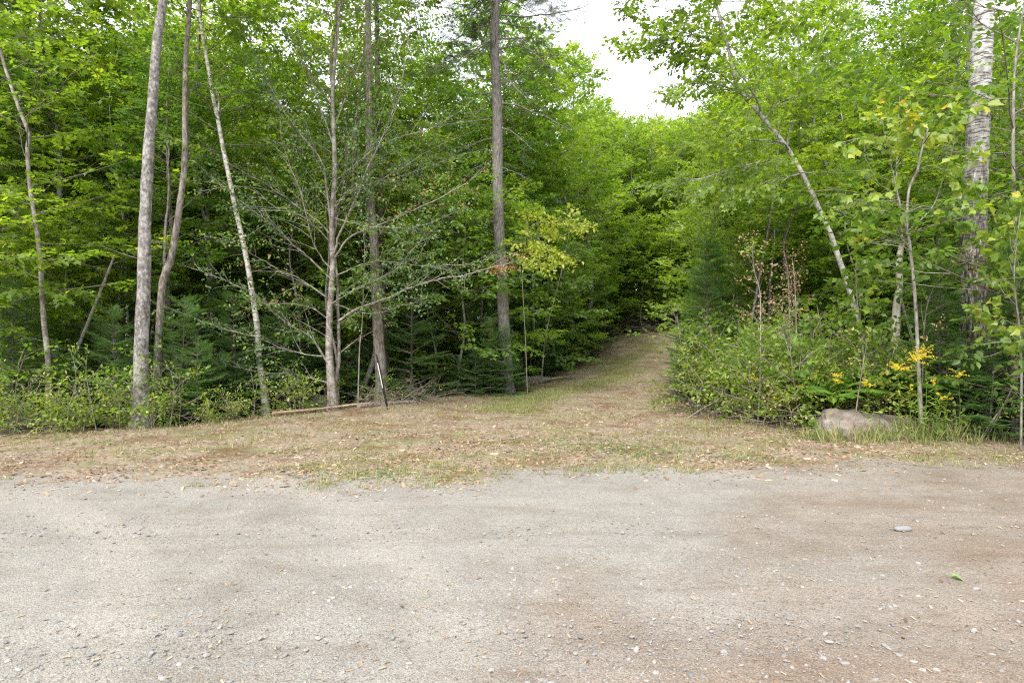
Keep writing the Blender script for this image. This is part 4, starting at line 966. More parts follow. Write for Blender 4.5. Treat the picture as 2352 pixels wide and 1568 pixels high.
def boulder(name, x, y, size, label, mt, seed, cat='boulder', cuts=9, sink=0.35):
    g = np.random.default_rng(seed); v, f = sphere()
    for _ in range(cuts):
        nrm = unit(g.normal(0, 1, 3) + np.array([0, 0, 0.25])); dd = g.uniform(0.55, 0.85); s = v @ nrm
        v = v - np.maximum(s - dd, 0)[:, None] * nrm[None] * 0.95
    v = v * (1 + 0.035 * wob(v[:, 0] * 3, v[:, 1] * 3 + v[:, 2] * 4, 1.7, seed))[:, None] * np.array(size)
    m = MB(); m.add(v, f, 0.5, 0, True); o = link(name, m.mesh(name, [mt])); o.location = gpos(x, y, size[2] * (1 - sink) - size[2] * 0.35)
    return tag(o, label, cat)
def slab():
    v, f = sphere(30, 40); b = np.array(gpos(PX(2005, 9.25), 9.25))
    for nrm, dd in (((-0.62, -0.35, 0.70), 0.62), ((0.30, -0.45, 0.84), 0.40), ((0.10, 0.3, 0.95), 0.50), ((-0.25, -0.93, 0.25), 0.66), ((0.75, -0.5, 0.45), 0.66), ((-0.95, 0.1, 0.3), 0.80)):
        nrm = unit(nrm); s = v @ nrm; v = v - np.maximum(s - dd, 0)[:, None] * nrm[None] * 0.97
    v = v * (1 + 0.04 * wob(v[:, 0] * 4, v[:, 1] * 4 + v[:, 2] * 5, 1.9, 2) + 0.025 * wob(v[:, 0] * 9, v[:, 2] * 16, 2.1, 5))[:, None] * np.array([1.0, 0.55, 0.56])
    v[:, 2] += 0.10 * (v[:, 0] < 0) * np.abs(v[:, 0]) * (v[:, 2] > 0) - 0.02
    m = MB(); m.add(v, f, 0.5, 0, False); o = link('boulder', m.mesh('boulder', [SM])); o.location = b
    tag(o, 'flat-topped pinkish grey boulder on the verge at right', 'boulder')
slab()
MSM = barkmat('mossy_stone', (0.03, 0.03, 0.025), (0.07, 0.07, 0.05), (0.15, 0.15, 0.12), 5, 5, 0.3, 0.5, None, 0.8)
boulder('mossy_boulder', PX(736, 13.3), 13.3, (0.32, 0.3, 0.30), 'small mossy boulder at the foot of the spotted two-stemmed tree', MSM, 5)
boulder('mossy_boulder', PX(1055, 16.5), 16.5, (0.5, 0.4, 0.38), 'mossy boulder in the shade left of the spruce', MSM, 6)
boulder('rock', PX(1790, 11.0), 11.0, (0.28, 0.2, 0.2), 'small grey rock half hidden in the shrubs right of the path', SM, 9, 'rock')

# goldenrod
def goldenrod(uh, vh, Y, label, flower=1.0, leafy=True):
    g = np.random.default_rng(int(uh)); top = P(uh, vh, Y); x, y = top[0] + g.uniform(-0.12, 0.12), Y + 0.05; b = np.array([x, y, float(H(x, y)) - 0.02])
    q = smoothpath([np.zeros(3), (top - b) * 0.5 + np.array([g.normal(0, 0.03), 0, 0.02]), top - b], 16); m = MB(); tube(m, q, np.linspace(0.006, 0.0025, 16), 5)
    lv, lf = LEAF['lance']; n = 34; s = g.uniform(0.08, 0.92, n); pos = np.array([pathlook(q, t) for t in s]); az = g.uniform(0, 6.28, n)
    lm = MB(); place(lm, lv, lf, np.zeros(2), pos, rotm(g.normal(0, .3, n), g.normal(-0.3, .4, n), az), g.uniform(0.09, 0.15, n), 0, g.uniform(0.3, 0.8, n))
    parts = [('stem', m.mesh('stem', [M['fern']])), ('leaves', lm.mesh('leaves', [M['shrub']]))]
    fm = MB(); ov, of = sphere(4, 5)
    for k in range(int(9 * flower)):
        d = azel(g.uniform(0, 6.28), g.uniform(0.1, 0.9)); L = g.uniform(0.06, 0.15) * flower ** 0.5
        st = limb(g, q[-1] + np.array([0, 0, -g.uniform(0, 0.12)]), d, L, 4, -0.3, 0.1); tube(fm, st, 0.0015, 3, 1)
        pp_ = np.repeat(st[1:], 7, 0) + g.normal(0, 0.007, (28, 3)); place(fm, ov, of, np.zeros(len(of)), pp_, np.repeat(np.eye(3)[None], 28, 0), g.uniform(0.003, 0.007, 28), 0, g.uniform(0, 1, 28))
    parts.append(('flower_head', fm.mesh('flower_head', [M['goldflower'], M['fern']])))
    plant('goldenrod', parts, b, label, 'wildflower', 'yellow goldenrod on the right verge')
for uh, vh, Y, lb, fl in [(2122, 806, 8.6, 'goldenrod with the largest, highest yellow plume', 2.4), (2064, 838, 8.7, 'goldenrod plume left of the largest one', 1.6), (2200, 854, 8.5, 'small goldenrod plume under the thick pale trunk', 0.9),
        (1920, 864, 9.3, 'goldenrod flower above the left end of the boulder', 1.0), (1732, 864, 10.2, 'goldenrod flower by the rusty-leaved sapling', 0.7), (1774, 902, 10.0, 'small low goldenrod between the two dry saplings', 0.6),
        (1994, 874, 9.0, 'goldenrod flower just above the boulder', 0.8), (2105, 818, 8.55, 'goldenrod plume leaning against the largest one', 1.4), (2160, 905, 8.4, 'goldenrod spray hanging low right of the boulder', 0.4), (2145, 870, 8.5, 'half-open goldenrod below the largest plume', 0.5),
        (2180, 900, 8.6, 'goldenrod in bud between boulder and arching shoots', 0.3), (2090, 880, 8.6, 'leafy goldenrod in bud behind the boulder', 0.3)]:
    goldenrod(uh, vh, Y, lb, fl)

# ferns
def fernmesh(seed, L=0.62, nf=9):
    g = np.random.default_rng(seed); m = MB(); lv, lf = LEAF['lance']
    for k in range(nf):
        a = k * 2.4 + g.normal(0, 0.2); q = limb(g, (0, 0, 0), azel(a, g.uniform(0.7, 1.2)), L * g.uniform(0.8, 1.1), 12, -1.3, 0.03)
        tube(m, q, np.linspace(0.004, 0.001, 13), 3, tint=0.5)
        n = 36; s = np.linspace(0.15, 1, n); pos = np.array([pathlook(q, t) for t in s]); prof = np.sin(np.pi * np.clip(s * 0.92, 0, 1)) ** 0.8
        for sd in (-1, 1):
            place(m, lv, lf, np.zeros(2), pos, rotm(g.normal(0, .15, n), np.full(n, 0.15), a + sd * 1.25 + g.normal(0, .06, n)), 0.15 * prof + 0.01, 0, g.uniform(0.2, 0.9, n))
    return m.mesh('fronds', [M['fern']])
fm = [fernmesh(1), fernmesh(2, 0.5, 8)]
g = np.random.default_rng(31)
for i in range(16):
    u = g.uniform(1850, 2080); y = g.uniform(9.6, 10.6); x = PX(u, y)
    plant('fern', [('fronds', fm[i % 2])], gpos(x, y, 0.4), 'green arching fern among the shrubs behind the boulder', 'fern', 'ferns behind the boulder', g.uniform(0, 6), g.uniform(1.2, 1.6))
for i in range(14):
    u = g.uniform(1450, 1640); y = g.uniform(26, 37); x = PX(u, y)
    if wood(x, y) > 0: plant('fern', [('fronds', fm[i % 2])], gpos(x, y, 0.0), 'pale green fern at the far end of the path', 'fern', 'ferns at the far end of the path', g.uniform(0, 6), g.uniform(0.9, 1.3))

# ------------------------------------------------------------------ front rows of shrubs and young firs
def row(kind, pts, label, grp, cat, nm, seed, s=(0.8, 1.2), sf=None):
    g = np.random.default_rng(seed); vs = [k for k in T if k[0] == kind]
    for i, (x, y) in enumerate(pts):
        me = T[vs[int(g.integers(len(vs)))]]; sh = kind in ('shrub', 'seedling')
        plant(nm, [('stems' if sh else 'trunk', me[0]), ('foliage' if sh else 'crown', me[1])], gpos(x, y, -0.03), label, cat, grp, g.uniform(0, 6.28), sf(x, y) if sf else g.uniform(*s))
def pick(n, u0, u1, y0, y1, d0, d1, seed):
    g = np.random.default_rng(seed); out = []
    for _ in range(n * 80):
        y = g.uniform(y0, y1); x = PX(g.uniform(u0, u1), y)
        if d0 < wood(x, y) < d1 and all((x - a) ** 2 + (y - b) ** 2 > 0.09 for a, b in out): out.append((x, y))
        if len(out) >= n: break
    return out
row('shrub', pick(34, 1520, 1780, 12.0, 18, 0.95, 2.6, 1), 'light green bush in the thicket bordering the right side of the path', 'bushes bordering the right side of the path', 'bush', 'leafy_bush', 1, sf=lambda x, y: float(np.interp(CU + x / y * F, [1560, 1620, 1720], [0.6, 0.95, 1.4])))
row('shrub', pick(42, 1620, 2130, 9.5, 13.5, 0.7, 4.0, 2), 'light green bush among the ferns and dry saplings at right', 'bushes among the dry saplings at right', 'bush', 'leafy_bush', 2, (0.7, 1.25))
row('seedling', [(x, y) for x, y in pick(16, 1620, 2200, 8.8, 12.5, 0.2, 3.5, 3) if not (y < 9.6 and 1860 < CU + x / y * F < 2150)], 'low maple seedling with lobed leaves around the boulder', 'maple seedlings around the boulder', 'seedling', 'maple_seedling', 3, (0.6, 1.0))
row('sprout', pick(17, -80, 420, 9.2, 10.8, 0.05, 1.3, 14), 'upright leafy sprout at the woods edge at left', 'sprouts at the left woods edge', 'sprout', 'leafy_sprout', 14, (0.6, 1.15))
row('sprout', pick(13, 400, 1000, 9.9, 14.5, 0.05, 1.2, 15), 'leafy sprout at the foot of the trunks left of centre', 'sprouts at the foot of the trunks left of centre', 'sprout', 'leafy_sprout', 15, (0.4, 0.8))
row('sprout', [(x, y) for x, y in pick(52, 1560, 2130, 8.6, 13, 0.15, 3.0, 16) if not (y < 9.5 and 1860 < CU + x / y * F < 2150)], 'upright leafy sprout in the thicket at right', 'sprouts in the thicket at right', 'sprout', 'leafy_sprout', 16, (0.8, 1.5))
row('shrub', pick(5, -60, 330, 9.3, 11.0, 0.15, 1.4, 4), 'leafy shrub at the foot of the trees at far left', 'shrubs at the far left woods edge', 'shrub', 'leafy_shrub', 4, (0.45, 0.75))
row('shrub', pick(3, 330, 760, 9.8, 13.5, 0.15, 1.3, 5), 'low leafy shrub by the foot of the slim white birch', 'shrubs near the slim white birch', 'shrub', 'leafy_shrub', 5, (0.3, 0.5))
row('seedling', pick(6, 0, 700, 9.4, 12.5, 0.1, 1.6, 6), 'low maple seedling at the left woods edge', 'maple seedlings at the left woods edge', 'seedling', 'maple_seedling', 6, (0.5, 0.9))
row('fir', [(PX(u, y), y) for u, y in ((1092, 15.3), (1126, 15.5), (1158, 15.45), (1055, 15.7), (1188, 16.2), (1110, 16.6), (1075, 16.4), (1140, 16.9), (1205, 19.6), (1240, 19.9), (1225, 21))], 'bushy young fir crowding the foot of the spruce', 'young firs around the spruce', 'young fir', 'fir_sapling', 7, (0.5, 0.78))
row('fir', pick(16, 1190, 1420, 17.5, 33, 0.75, 2.2, 8), 'bushy young fir lining the left side of the path', 'young firs on the left side of the path', 'young fir', 'fir_sapling', 8, (0.6, 1.0))
row('fir', [(PX(u, y), y) for u, y in ((2160, 9.5), (2200, 9.2), (2130, 10.4), (2285, 9.3), (2345, 9.1), (2400, 9.6), (2325, 8.75), (2265, 8.9), (2450, 9.2), (2250, 10.9), (2375, 8.8), (2100, 9.9))],
    'young fir crowding round the thick pale trunk at right', 'young firs round the thick pale trunk', 'young fir', 'fir_sapling', 9, (0.5, 0.95))
row('fir', [(PX(455, 11.3), 11.3), (PX(505, 11.9), 11.9), (PX(418, 11.6), 11.6), (PX(545, 12.6), 12.6), (PX(270, 10.9), 10.9), (PX(130, 10.8), 10.8), (PX(60, 11.2), 11.2), (PX(390, 12.3), 12.3), (PX(480, 12.6), 12.6), (PX(600, 14.0), 14.0), (PX(800, 14.6), 14.6), (PX(650, 13.6), 13.6), (PX(700, 14.4), 14.4), (PX(250, 11.6), 11.6), (PX(30, 10.6), 10.6), (PX(190, 12), 12), (PX(550, 13.4), 13.4)],
    'young fir standing between the left trunks', 'young firs between the left trunks', 'young fir', 'fir_sapling', 10, (0.7, 1.05))
row('under', [(PX(-60, 10.6), 10.6), (PX(180, 12.2), 12.2), (PX(20, 12.4), 12.4), (PX(270, 13), 13.0)], 'low maple holding flat sprays of leaves at far left', 'low maples at far left', 'tree', 'understory_maple', 11, (0.75, 1.0))
row('under', [(PX(1295, 24), 24.0), (PX(1262, 22), 22.0), (PX(1335, 27), 27.0), (PX(1690, 29), 29.0), (PX(1370, 34), 34.0), (PX(1500, 40), 40.0), (PX(1215, 20), 20.0), (PX(1660, 33), 33)], 'low bright maple overhanging the path', 'low maples overhanging the path', 'tree', 'understory_maple', 12, (0.8, 1.15))
row('beech', [(PX(2330, 8.9), 8.9), (PX(2380, 9.8), 9.8), (PX(2350, 11), 11.0)], 'sapling with dense oval leaves right of the thick pale trunk', 'oval-leaved saplings right of the thick pale trunk', 'sapling', 'beech_sapling', 13, (1.3, 1.7))
# ------------------------------------------------------------------ loose stuff on the ground
ICO = None
def ico():
    p = (1 + 5 ** 0.5) / 2
    v = np.array([(-1, p, 0), (1, p, 0), (-1, -p, 0), (1, -p, 0), (0, -1, p), (0, 1, p), (0, -1, -p), (0, 1, -p), (p, 0, -1), (p, 0, 1), (-p, 0, -1), (-p, 0, 1)]) / math.sqrt(1 + p * p)
    f = np.array([(0, 11, 5), (0, 5, 1), (0, 1, 7), (0, 7, 10), (0, 10, 11), (1, 5, 9), (5, 11, 4), (11, 10, 2), (10, 7, 6), (7, 1, 8), (3, 9, 4), (3, 4, 2), (3, 2, 6), (3, 6, 8), (3, 8, 9), (4, 9, 5), (2, 4, 11), (6, 2, 10), (8, 6, 7), (9, 8, 1)])
    return v, f
def onground(x, y, dz=0.0): return np.c_[x, y, H(x, y) + dz + 0.004 * wob(x, y, 9) * (y < 24)]
def fld(n, g, y0, y1, um=1.0):
    """points spread over the visible ground wedge, denser near the camera"""
    y = y0 * (y1 / y0) ** g.random(n); x = y * g.uniform(-1.02, 1.02, n) * um
    return x, y

def pebbles():
    g = np.random.default_rng(40); iv, jf = ico(); mb = MB()
    for var in range(5):
        v = iv * (1 + g.normal(0, 0.13, (12, 1))) * np.array([1, 0.72, 0.42])
        n = 9000; x, y = fld(n, g, 1.7, 7.2); k = y < roadedge(x) + g.normal(0, 0.25, n)
        # gravel lies in loose drifts, bare hard tracks between
        k &= (wob(x, y * 1.8, 0.9) + 0.7 * wob(x, y, 2.7, 4) + g.normal(0, 0.6, n)) > -0.25
        x, y = x[k], y[k]; n = len(x); s = np.clip(0.0022 * g.pareto(2.0, n) + 0.0028, 0, 0.019)
        rot = rotm(g.normal(0, .25, n), g.normal(0, .25, n), g.uniform(0, 6.28, n))
        place(mb, v, jf, np.zeros(20), onground(x, y, 0) - np.c_[0 * x, 0 * x, s * 0.05], rot, s, 0, np.clip(g.normal(0.52, 0.22, n), 0, 0.95))
    tag(link('gravel', mb.mesh('gravel', [M['pebble']])), 'loose grey and tan pebbles strewn over the dirt road', kind='stuff')
pebbles()

def chips():
    g = np.random.default_rng(41); mb = MB()
    v = np.array([[-.5, -.5, 0], [.5, -.4, 0], [.45, .5, 0.02], [-.5, .4, 0], [-.5, -.5, .22], [.5, -.4, .25], [.45, .5, .3], [-.5, .4, .2]])
    f = np.array([(4, 5, 6, 7), (0, 1, 5, 4), (1, 2, 6, 5), (2, 3, 7, 6), (3, 0, 4, 7)])
    n = 85000; x, y = fld(n, g, 5.3, 26); w_ = wood(x, y); e = y - roadedge(x)
    k = (e + g.normal(0, 0.35, n) > 0.15) & (w_ < 0.3 + g.exponential(0.2, n)) & ((wob(x, y, 1.3, 3) + 0.8 * wob(x, y, 3.1) + g.normal(0, 0.5, n)) > -0.3)
    k &= ~((x < -3) & (g.random(n) < 0.45))
    x, y = x[k], y[k]; n = len(x); L = np.clip(g.lognormal(-3.55, 0.5, n), 0.01, 0.12)
    sc = np.c_[L, L * g.uniform(0.12, 0.5, n), L * 0.15]
    place(mb, v, f, np.zeros(5), onground(x, y, 0.004), rotm(g.normal(0, .3, n), g.normal(0, .22, n), g.uniform(0, 6.28, n)), sc, 0, np.clip(g.normal(0.5, 0.28, n), 0, 1))
    n = 900; x, y = fld(n, g, 2.0, 6.2); k = y < roadedge(x); x, y = x[k], y[k]; n = len(x); L = g.uniform(0.008, 0.035, n)
    place(mb, v, f, np.zeros(5), onground(x, y, 0.004), rotm(g.normal(0, .2, n), g.normal(0, .2, n), g.uniform(0, 6.28, n)), np.c_[L, L * 0.3, L * 0.15], 0, g.uniform(0.2, 0.9, n))
    tag(link('wood_chips', mb.mesh('wood_chips', [M['chip']])), 'straw-coloured wood chips strewn over the clearing', kind='stuff')
chips()

def litter():
    g = np.random.default_rng(42); mb = MB(); lv, lf = LEAF['ovate']
    n = 70000; x, y = fld(n, g, 6.0, 44, 1.05); w_ = wood(x, y); e = y - roadedge(x)
    p = np.where(w_ > -0.6, 0.9, 0.10 + 0.6 * (wob(x, y, 1.1, 5) > 0.35) + 0.4 * (y > 13)) * np.where((y > 22) | (w_ > -1.2), 1, 0.8); k = (g.random(n) < p) & (e > 0.15 + g.exponential(0.3, n)); x, y = x[k], y[k]; n = len(x)
    place(mb, lv, lf, np.zeros(2), onground(x, y, 0.012), rotm(g.normal(0, .5, n), g.normal(0, .4, n), g.uniform(0, 6.28, n)), g.uniform(0.02, 0.065, n), 0, np.clip(g.normal(0.6, 0.28, n), 0, 1))
    n = 9000; x, y = fld(n, g, 1.8, 6.6); k = (wob(x, y * 1.6, 1.2, 8) + 0.25 * x - 0.25 * (y - 3.5) + g.normal(0, 0.5, n)) > 0.75; x, y = x[k], y[k]; n = len(x)
    place(mb, lv, lf, np.zeros(2), onground(x, y, 0.004), rotm(g.normal(0, .4, n), g.normal(0, .4, n), g.uniform(0, 6.28, n)), g.uniform(0.005, 0.016, n), 0, g.uniform(0, 0.7, n))
    n = 180; x, y = fld(n, g, 2.2, 6.5)
    place(mb, lv, lf, np.zeros(2), onground(x, y, 0.008), rotm(g.normal(0, .4, n), g.normal(0, .4, n), g.uniform(0, 6.28, n)), g.uniform(0.012, 0.035, n), 0, g.uniform(0, 0.6, n))
    tag(link('leaf_litter', mb.mesh('leaf_litter', [M['litter']])), 'dry brown leaves covering the woods floor and clearing edges', kind='stuff')
litter()

def greenbits():
    g = np.random.default_rng(47); mb = MB(); lv, lf = LEAF['ovate']
    cx = [(PX(1400, 8.0), 7.9, 0.55), (PX(1500, 7.6), 7.5, 0.4), (PX(850, 6.4), 6.4, 0.3), (PX(1330, 8.6), 8.6, 0.6), (PX(1700, 7.3), 7.3, 0.3)]
    P_ = []
    for a, b, s in cx:
        n = int(900 * s); P_.append(np.c_[g.normal(a, s, n), g.normal(b, s * 0.5, n)])
    n = 1500; x, y = fld(n, g, 6.4, 14); k = (wood(x, y) < 0) & (y > roadedge(x)); P_.append(np.c_[x[k], y[k]])
    q = np.concatenate(P_); x, y = q[:, 0], q[:, 1]; n = len(x)
    place(mb, lv, lf, np.zeros(2), onground(x, y, 0.012), rotm(g.normal(0, .5, n), g.normal(0, .4, n), g.uniform(0, 6.28, n)), g.uniform(0.012, 0.045, n), 0, g.uniform(0, 0.7, n))
    tag(link('shredded_greenery', mb.mesh('shredded_greenery', [M['alder']])), 'shredded green leaves scattered over the chips', kind='stuff')
greenbits()

def twigs():
    g = np.random.default_rng(43); mb = MB()
    def some(n, xs, ys, l0, l1, r, up=0.0, upn=0.08):
        for i in range(n):
            x, y = xs[i], ys[i]; L = g.uniform(l0, l1); a = g.uniform(0, 6.28)
            if wood(x, y) < -0.2 and up == 0: upz = 0
            q = limb(g, (x, y, float(H(x, y)) + r + 0.008), azel(a, abs(g.normal(0.0, upn))), L, 4, 0, 0.22)
            if upn < 0.1: q[:, 2] = H(q[:, 0], q[:, 1]) + r + 0.008 + g.uniform(0, 0.01)
            tube(mb, q, np.linspace(r, r * 0.4, 5) * g.uniform(0.6, 1.4), 4, 0)
    x, y = fld(1500, g, 6.3, 18); k = (y > roadedge(x)) & (wood(x, y) < 0.3); some(k.sum(), x[k], y[k], 0.06, 0.4, 0.0042)
    x, y = fld(130, g, 2.2, 6.2); some(len(x), x, y, 0.02, 0.09, 0.0014)
    x, y = fld(900, g, 9, 30); k = (wood(x, y) > 0); some(k.sum(), x[k], y[k], 0.3, 1.3, 0.006, 0.2, 0.45)
    tag(link('fallen_twigs', mb.mesh('fallen_twigs', [B['twig']])), 'thin fallen twigs scattered over clearing and woods floor', kind='stuff')
twigs()

def brush(name, u, Y, wdt, dep, hgt, n, label, r=0.006, bark='twig', l0=0.4, l1=1.2, seed=1, cat='brush pile'):
    g = np.random.default_rng(seed); x0 = PX(u, Y); b = np.array(gpos(x0, Y)); mb = MB()
    for i in range(n):
        p = np.array([g.normal(0, wdt / 2), g.normal(0, dep / 2), abs(g.normal(0, hgt / 2))]); p[2] += float(H(p[0] + b[0], p[1] + b[1])) - b[2]
        q = limb(g, p, azel(g.uniform(0, 6.28), g.normal(0.1, 0.3)), g.uniform(l0, l1), 5, -0.1, 0.2); tube(mb, q, np.linspace(r, r * 0.35, 6) * g.uniform(0.5, 1.5), 4)
        for _ in range(2):
            a = q[2]; q2 = limb(g, a, azel(g.uniform(0, 6.28), g.normal(0.1, 0.4)), g.uniform(0.15, 0.4), 3, 0, 0.2); tube(mb, q2, np.linspace(r * 0.5, r * 0.2, 4), 3)
    o = link(name, mb.mesh(name, [B[bark]])); o.location = b; tag(o, label, cat)
brush('brush_pile', 940, 13.8, 1.1, 0.6, 0.35, 90, 'tangle of dead grey twigs right of the brown trunk', seed=2)
brush('brush_pile', 850, 12.9, 0.5, 0.3, 0.3, 22, 'small heap of dead twigs at the foot of the brown trunk', seed=3)
brush('brush_pile', 45, 9.6, 0.8, 0.4, 0.3, 60, 'heap of dead brown twigs at the left edge', seed=4)
brush('brush_pile', 1385, 27, 0.9, 1.0, 0.4, 40, 'loose dead branches on the left side of the far path', 0.012, seed=5)
brush('brush_pile', 1700, 11.2, 0.9, 0.5, 0.3, 45, 'dead twigs under the rusty-leaved sapling', seed=6)
for i in range(5):
    g2 = np.random.default_rng(600 + i); u = 1430 + i * 22
    deadwood('log', [(u - g2.uniform(15, 40), 760), (u, 755), (u + g2.uniform(15, 40), 752)], 37.2 + 0.3 * i, g2.uniform(0.05, 0.10), 'pole', 'grey log in the heap closing the far end of the path', 'log', g2.uniform(-2.2, 2.2), 0.10 * (i % 3), True)['group'] = 'logs heaped at the far end of the path'

brush('brush_pile', 1470, 37.3, 2.6, 1.0, 0.6, 90, 'wide tangle of dead branches at the far end of the path', 0.02, seed=7, l0=0.6, l1=1.8)
def grass():
    g = np.random.default_rng(44); mb = MB()
    bl = []
    for k in range(6):
        c = g.uniform(0.2, 0.9); z = np.array([0, 0.4, 0.75, 1.0]); xx = c * z ** 2 * 0.8; wv = np.array([0.06, 0.05, 0.035, 0.0])
        v = np.r_[np.c_[xx, -wv, z * (1 - 0.25 * c)], np.c_[xx, wv, z * (1 - 0.25 * c)]]; bl.append((v, np.array([(0, 4, 5, 1), (1, 5, 6, 2), (2, 6, 7, 3)])))
    def tufts(x, y, h, t0, nb):
        m_ = len(x); X = np.repeat(x, nb) + g.normal(0, 0.03, m_ * nb); Y = np.repeat(y, nb) + g.normal(0, 0.03, m_ * nb); hh = np.repeat(h, nb) * g.uniform(0.4, 1.1, m_ * nb); tt = np.repeat(t0, nb) + g.normal(0, 0.12, m_ * nb)
        ids = g.integers(0, 6, m_ * nb); rot = rotm(g.normal(0, .25, m_ * nb), g.normal(0, .25, m_ * nb), g.uniform(0, 6.28, m_ * nb))
        for k, (v, f) in enumerate(bl):
            q = ids == k; w_ = hh[q] ** 0.5 * 0.55
            place(mb, v, f, np.zeros(3), onground(X[q], Y[q], -0.004), rot[q], np.c_[hh[q], w_ * 0.35 + 0 * hh[q], hh[q]], 0, tt[q])
    # thin dry grass over the clearing, in patches
    n = 22000; x, y = fld(n, g, 5.6, 30); e = y - roadedge(x); w_ = wood(x, y)
    k = (w_ < 0.1) & (e > 0.0) & ((wob(x, y, 0.8, 7) + 0.8 * wob(x, y, 2.2, 9) + g.normal(0, 0.28, n)) > 0.12); x, y = x[k], y[k]
    tufts(x, y, g.uniform(0.03, 0.11, len(x)), np.clip(g.normal(0.42, 0.2, len(x)), 0.05, 1), 6)
    n = 9000; y = 12 * (34 / 12) ** g.random(n); mid = (np.interp(y, XLy, XLx) + np.interp(y, XRy, XRx)) / 2 - 0.2 + 0.4 * np.sin(y * 0.7); x = mid + g.normal(0, 0.45, n)
    tufts(x, y, g.uniform(0.03, 0.10, n), np.clip(g.normal(0.33, 0.15, n), 0, 1), 6)
    # greener fringe along the woods
    n = 6500; x, y = fld(n, g, 8.2, 24); w_ = wood(x, y); k = np.abs(w_ - 0.1) < 0.38; x, y = x[k], y[k]
    tufts(x, y, g.uniform(0.05, 0.20, len(x)), np.clip(g.normal(0.36, 0.18, len(x)), 0.0, 1), 7)
    n = 200; x, y = g.uniform(4.6, 7.4, n), g.normal(8.75, 0.25, n); tufts(x, y, g.uniform(0.12, 0.38, n), np.clip(g.normal(0.35, 0.2, n), 0, 1), 9)
    x, y = fld(60, g, 4.6, 6.6); tufts(x, y, g.uniform(0.015, 0.03, 60), np.full(60, 0.4), 6)
    tag(link('grass', mb.mesh('grass', [M['grass']])), 'thin dry and green grass in patches over the clearing', kind='stuff')
grass()

def herbs():
    g = np.random.default_rng(45); mb = MB(); cr = Crown()
    x, y = fld(9000, g, 8.6, 34); w_ = wood(x, y); k = (w_ > 0.05) & (g.random(len(x)) < np.exp(-w_ / 2.0) * 0.16 * (wob(x, y, 1.4, 6) > 0.2) * np.where(x < 0, 0.55, 1.0) + 0.045); x, y = x[k], y[k]
    for a, b in zip(x, y):
        h0 = float(H(a, b)); hgt = g.uniform(0.05, 0.38) * (1 if g.random() < 0.5 else 0.5)
        for q in range(3): cr.put((a + g.normal(0, 0.06), b + g.normal(0, 0.06), h0 + hgt * (1 - 0.25 * q)), azel(g.uniform(0, 6.28), g.normal(0.1, 0.3)), g.uniform(0.5, 0.95))
    cr.write(mb, g, 'shrub', 0, 0.35)
    tag(link('ground_cover', mb.mesh('ground_cover', [M['shrub'], B['twig']])), 'low leafy herbs covering the woods floor', kind='stuff')
herbs()

# stones and leaves on the road that one can point at
def flat_stone(u, v, w_, col, label, asp=0.45, seed=0):
    Y = EYE * F / (v - CV); g = np.random.default_rng(int(u + v)); vv, f = sphere(10, 16); r = w_ / F * Y / 2
    vv = vv * (1 + 0.12 * wob(vv[:, 0] * 2, vv[:, 1] * 2 + vv[:, 2], 1.5, u))[:, None] * np.array([r, r * 1.1 * asp, r * 0.32])
    m = MB(); m.add(vv, f, col, 0, True); o = link('stone', m.mesh('stone', [M['pebble']])); x = PX(u, Y)
    o.location = gpos(x, Y, r * 0.06); o.rotation_euler = (0, 0, g.uniform(-0.5, 0.5)); tag(o, label, 'stone')
for u, v, w_, c_, lb in [(2074, 1211, 44, 0.45, 'largest flat oblong grey stone set in the road at right'), (1027, 1300, 20, 0.3, 'small dark stone near the middle of the road'), (1022, 1160, 14, 0.02, 'dark pebble on the road straight below the brown trunk'),
        (377, 1325, 16, 0.02, 'dark bluish pebble on the left of the road'), (1942, 1517, 24, 0.35, 'rounded grey stone at the bottom right of the road'), (2100, 1513, 0, 0, ''), (2042, 1412, 0, 0, ''),
        (1815, 1418, 18, 0.02, 'dark angular pebble in the lower right of the road'), (1905, 1468, 20, 0.9, 'tan flat stone near the bottom right'), (2243, 1350, 22, 0.5, 'smooth pale stone just below the green leaf'), (530, 1452, 16, 0.25, 'grey pebble at the lower left of the road'),
        (42, 1535, 22, 0.4, 'grey stone in the bottom left corner'), (940, 1520, 18, 0.5, 'grey stone on the road near the bottom centre'), (1265, 1563, 20, 0.45, 'grey stone at the bottom edge near the centre'), (720, 1222, 12, 0.2, 'small dark pebble by the dirt streak at left')]:
    if lb: flat_stone(u, v, w_, c_, lb)

def road_leaf():
    Y = EYE * F / (1328 - CV); x = PX(2203, Y); lv, lf = LEAF['ovate']; t = MB()
    v = lv * np.array([0.085, 0.13, 0.12]); v[:, 2] += 0.012 + 0.014 * np.sin(v[:, 0] * 70); v[:, 0] -= 0.04; t.add(v, lf, 0.35); tube(t, [(-0.04, 0, 0.012), (-0.07, 0.006, 0.016)], 0.0012, 4, 0, 0.35)
    m = leafmat('fallen_green_leaf', [(0, (0.20, 0.30, 0.11)), (1, (0.30, 0.38, 0.16))], (1.3, 1.3, 0.8), 0.3)
    o = link('fallen_leaf', t.mesh('fallen_leaf', [m])); o.location = gpos(x, Y, 0.0); o.rotation_euler = (0, 0, -0.5); tag(o, 'single green leaf lying on the dirt road at right', 'leaf')
road_leaf()
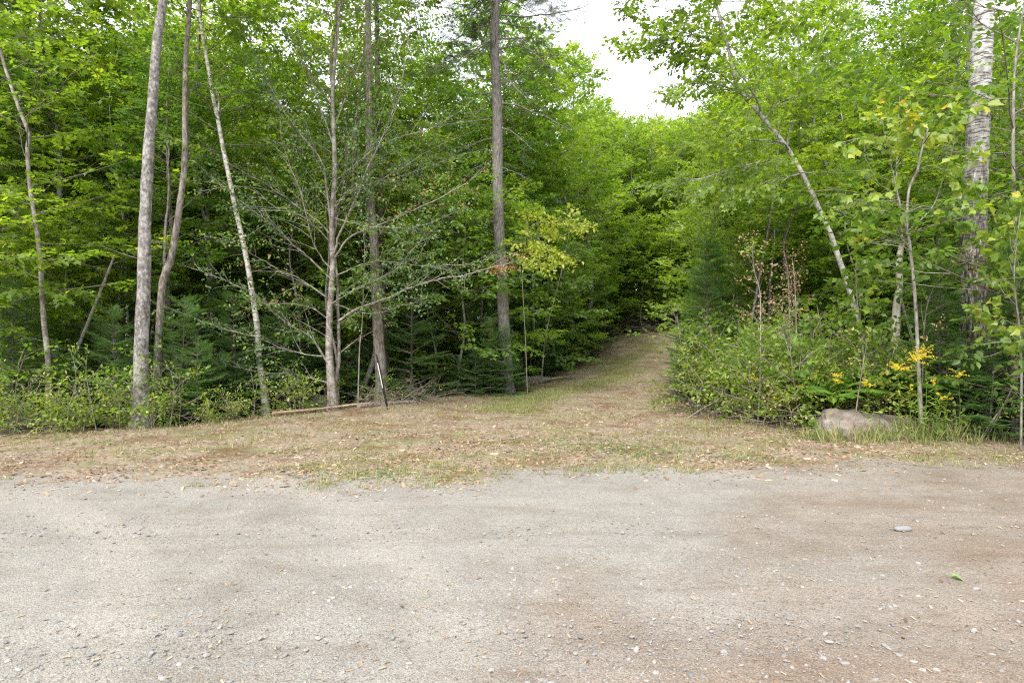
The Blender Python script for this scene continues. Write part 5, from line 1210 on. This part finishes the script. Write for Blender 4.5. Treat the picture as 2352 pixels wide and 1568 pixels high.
# ------------------------------------------------------------------ camera and light
cd = bpy.data.cameras.new('camera'); cam = bpy.data.objects.new('camera', cd); COL.objects.link(cam)
cam.location = (0, 0, EYE); cam.rotation_euler = (math.radians(90), 0, 0)
cd.sensor_width = 36; cd.lens = 36 * F / 2352; cd.clip_end = 2000
SC.camera = cam
SUN_EL, SUN_AZ = 46, -152            # azimuth from +Y, negative = to the left
sd = bpy.data.lights.new('sun', 'SUN'); so = bpy.data.objects.new('sun', sd); COL.objects.link(so)
sd.energy = 2.2; sd.angle = math.radians(20); sd.color = (1.0, 0.965, 0.91)
e, a = math.radians(SUN_EL), math.radians(SUN_AZ)
dirv = Vector((math.sin(a) * math.cos(e), math.cos(a) * math.cos(e), math.sin(e)))
so.rotation_euler = dirv.to_track_quat('Z', 'Y').to_euler(); so.location = (0, 0, 30)
w = bpy.data.worlds.new('World'); SC.world = w; w.use_nodes = True
nt = w.node_tree; nt.nodes.clear()
sky = nt.nodes.new('ShaderNodeTexSky'); sky.sky_type = 'NISHITA'; sky.sun_disc = False
sky.sun_elevation = e; sky.sun_rotation = a; sky.dust_density = 3.0; sky.air_density = 1.0
tcw = nt.nodes.new('ShaderNodeTexCoord').outputs['Generated']
cn = noise(nt, scaled(nt, tcw, (1, 1, 2.5)), 2.5, 4, 0.5)
cloud = ramp(nt, cn, [(0.3, (6.6, 6.8, 7.1)), (0.7, (8.2, 8.3, 8.5))])       # overcast deck over the clear-sky model
bg = nt.nodes.new('ShaderNodeBackground'); bg.inputs[1].default_value = 0.12
nt.links.new(mixc(nt, 0.85, sky.outputs[0], cloud), bg.inputs[0])
ow = nt.nodes.new('ShaderNodeOutputWorld'); nt.links.new(bg.outputs[0], ow.inputs[0])
SC.view_settings.view_transform = 'Standard'; SC.view_settings.look = 'None'
SC.view_settings.exposure = 1.4; SC.view_settings.gamma = 1
c = SC.cycles
c.max_bounces = 12; c.diffuse_bounces = 8; c.glossy_bounces = 2; c.transmission_bounces = 8; c.transparent_max_bounces = 4
c.caustics_reflective = False; c.caustics_refractive = False
c.use_denoising = False; c.filter_width = 1.2
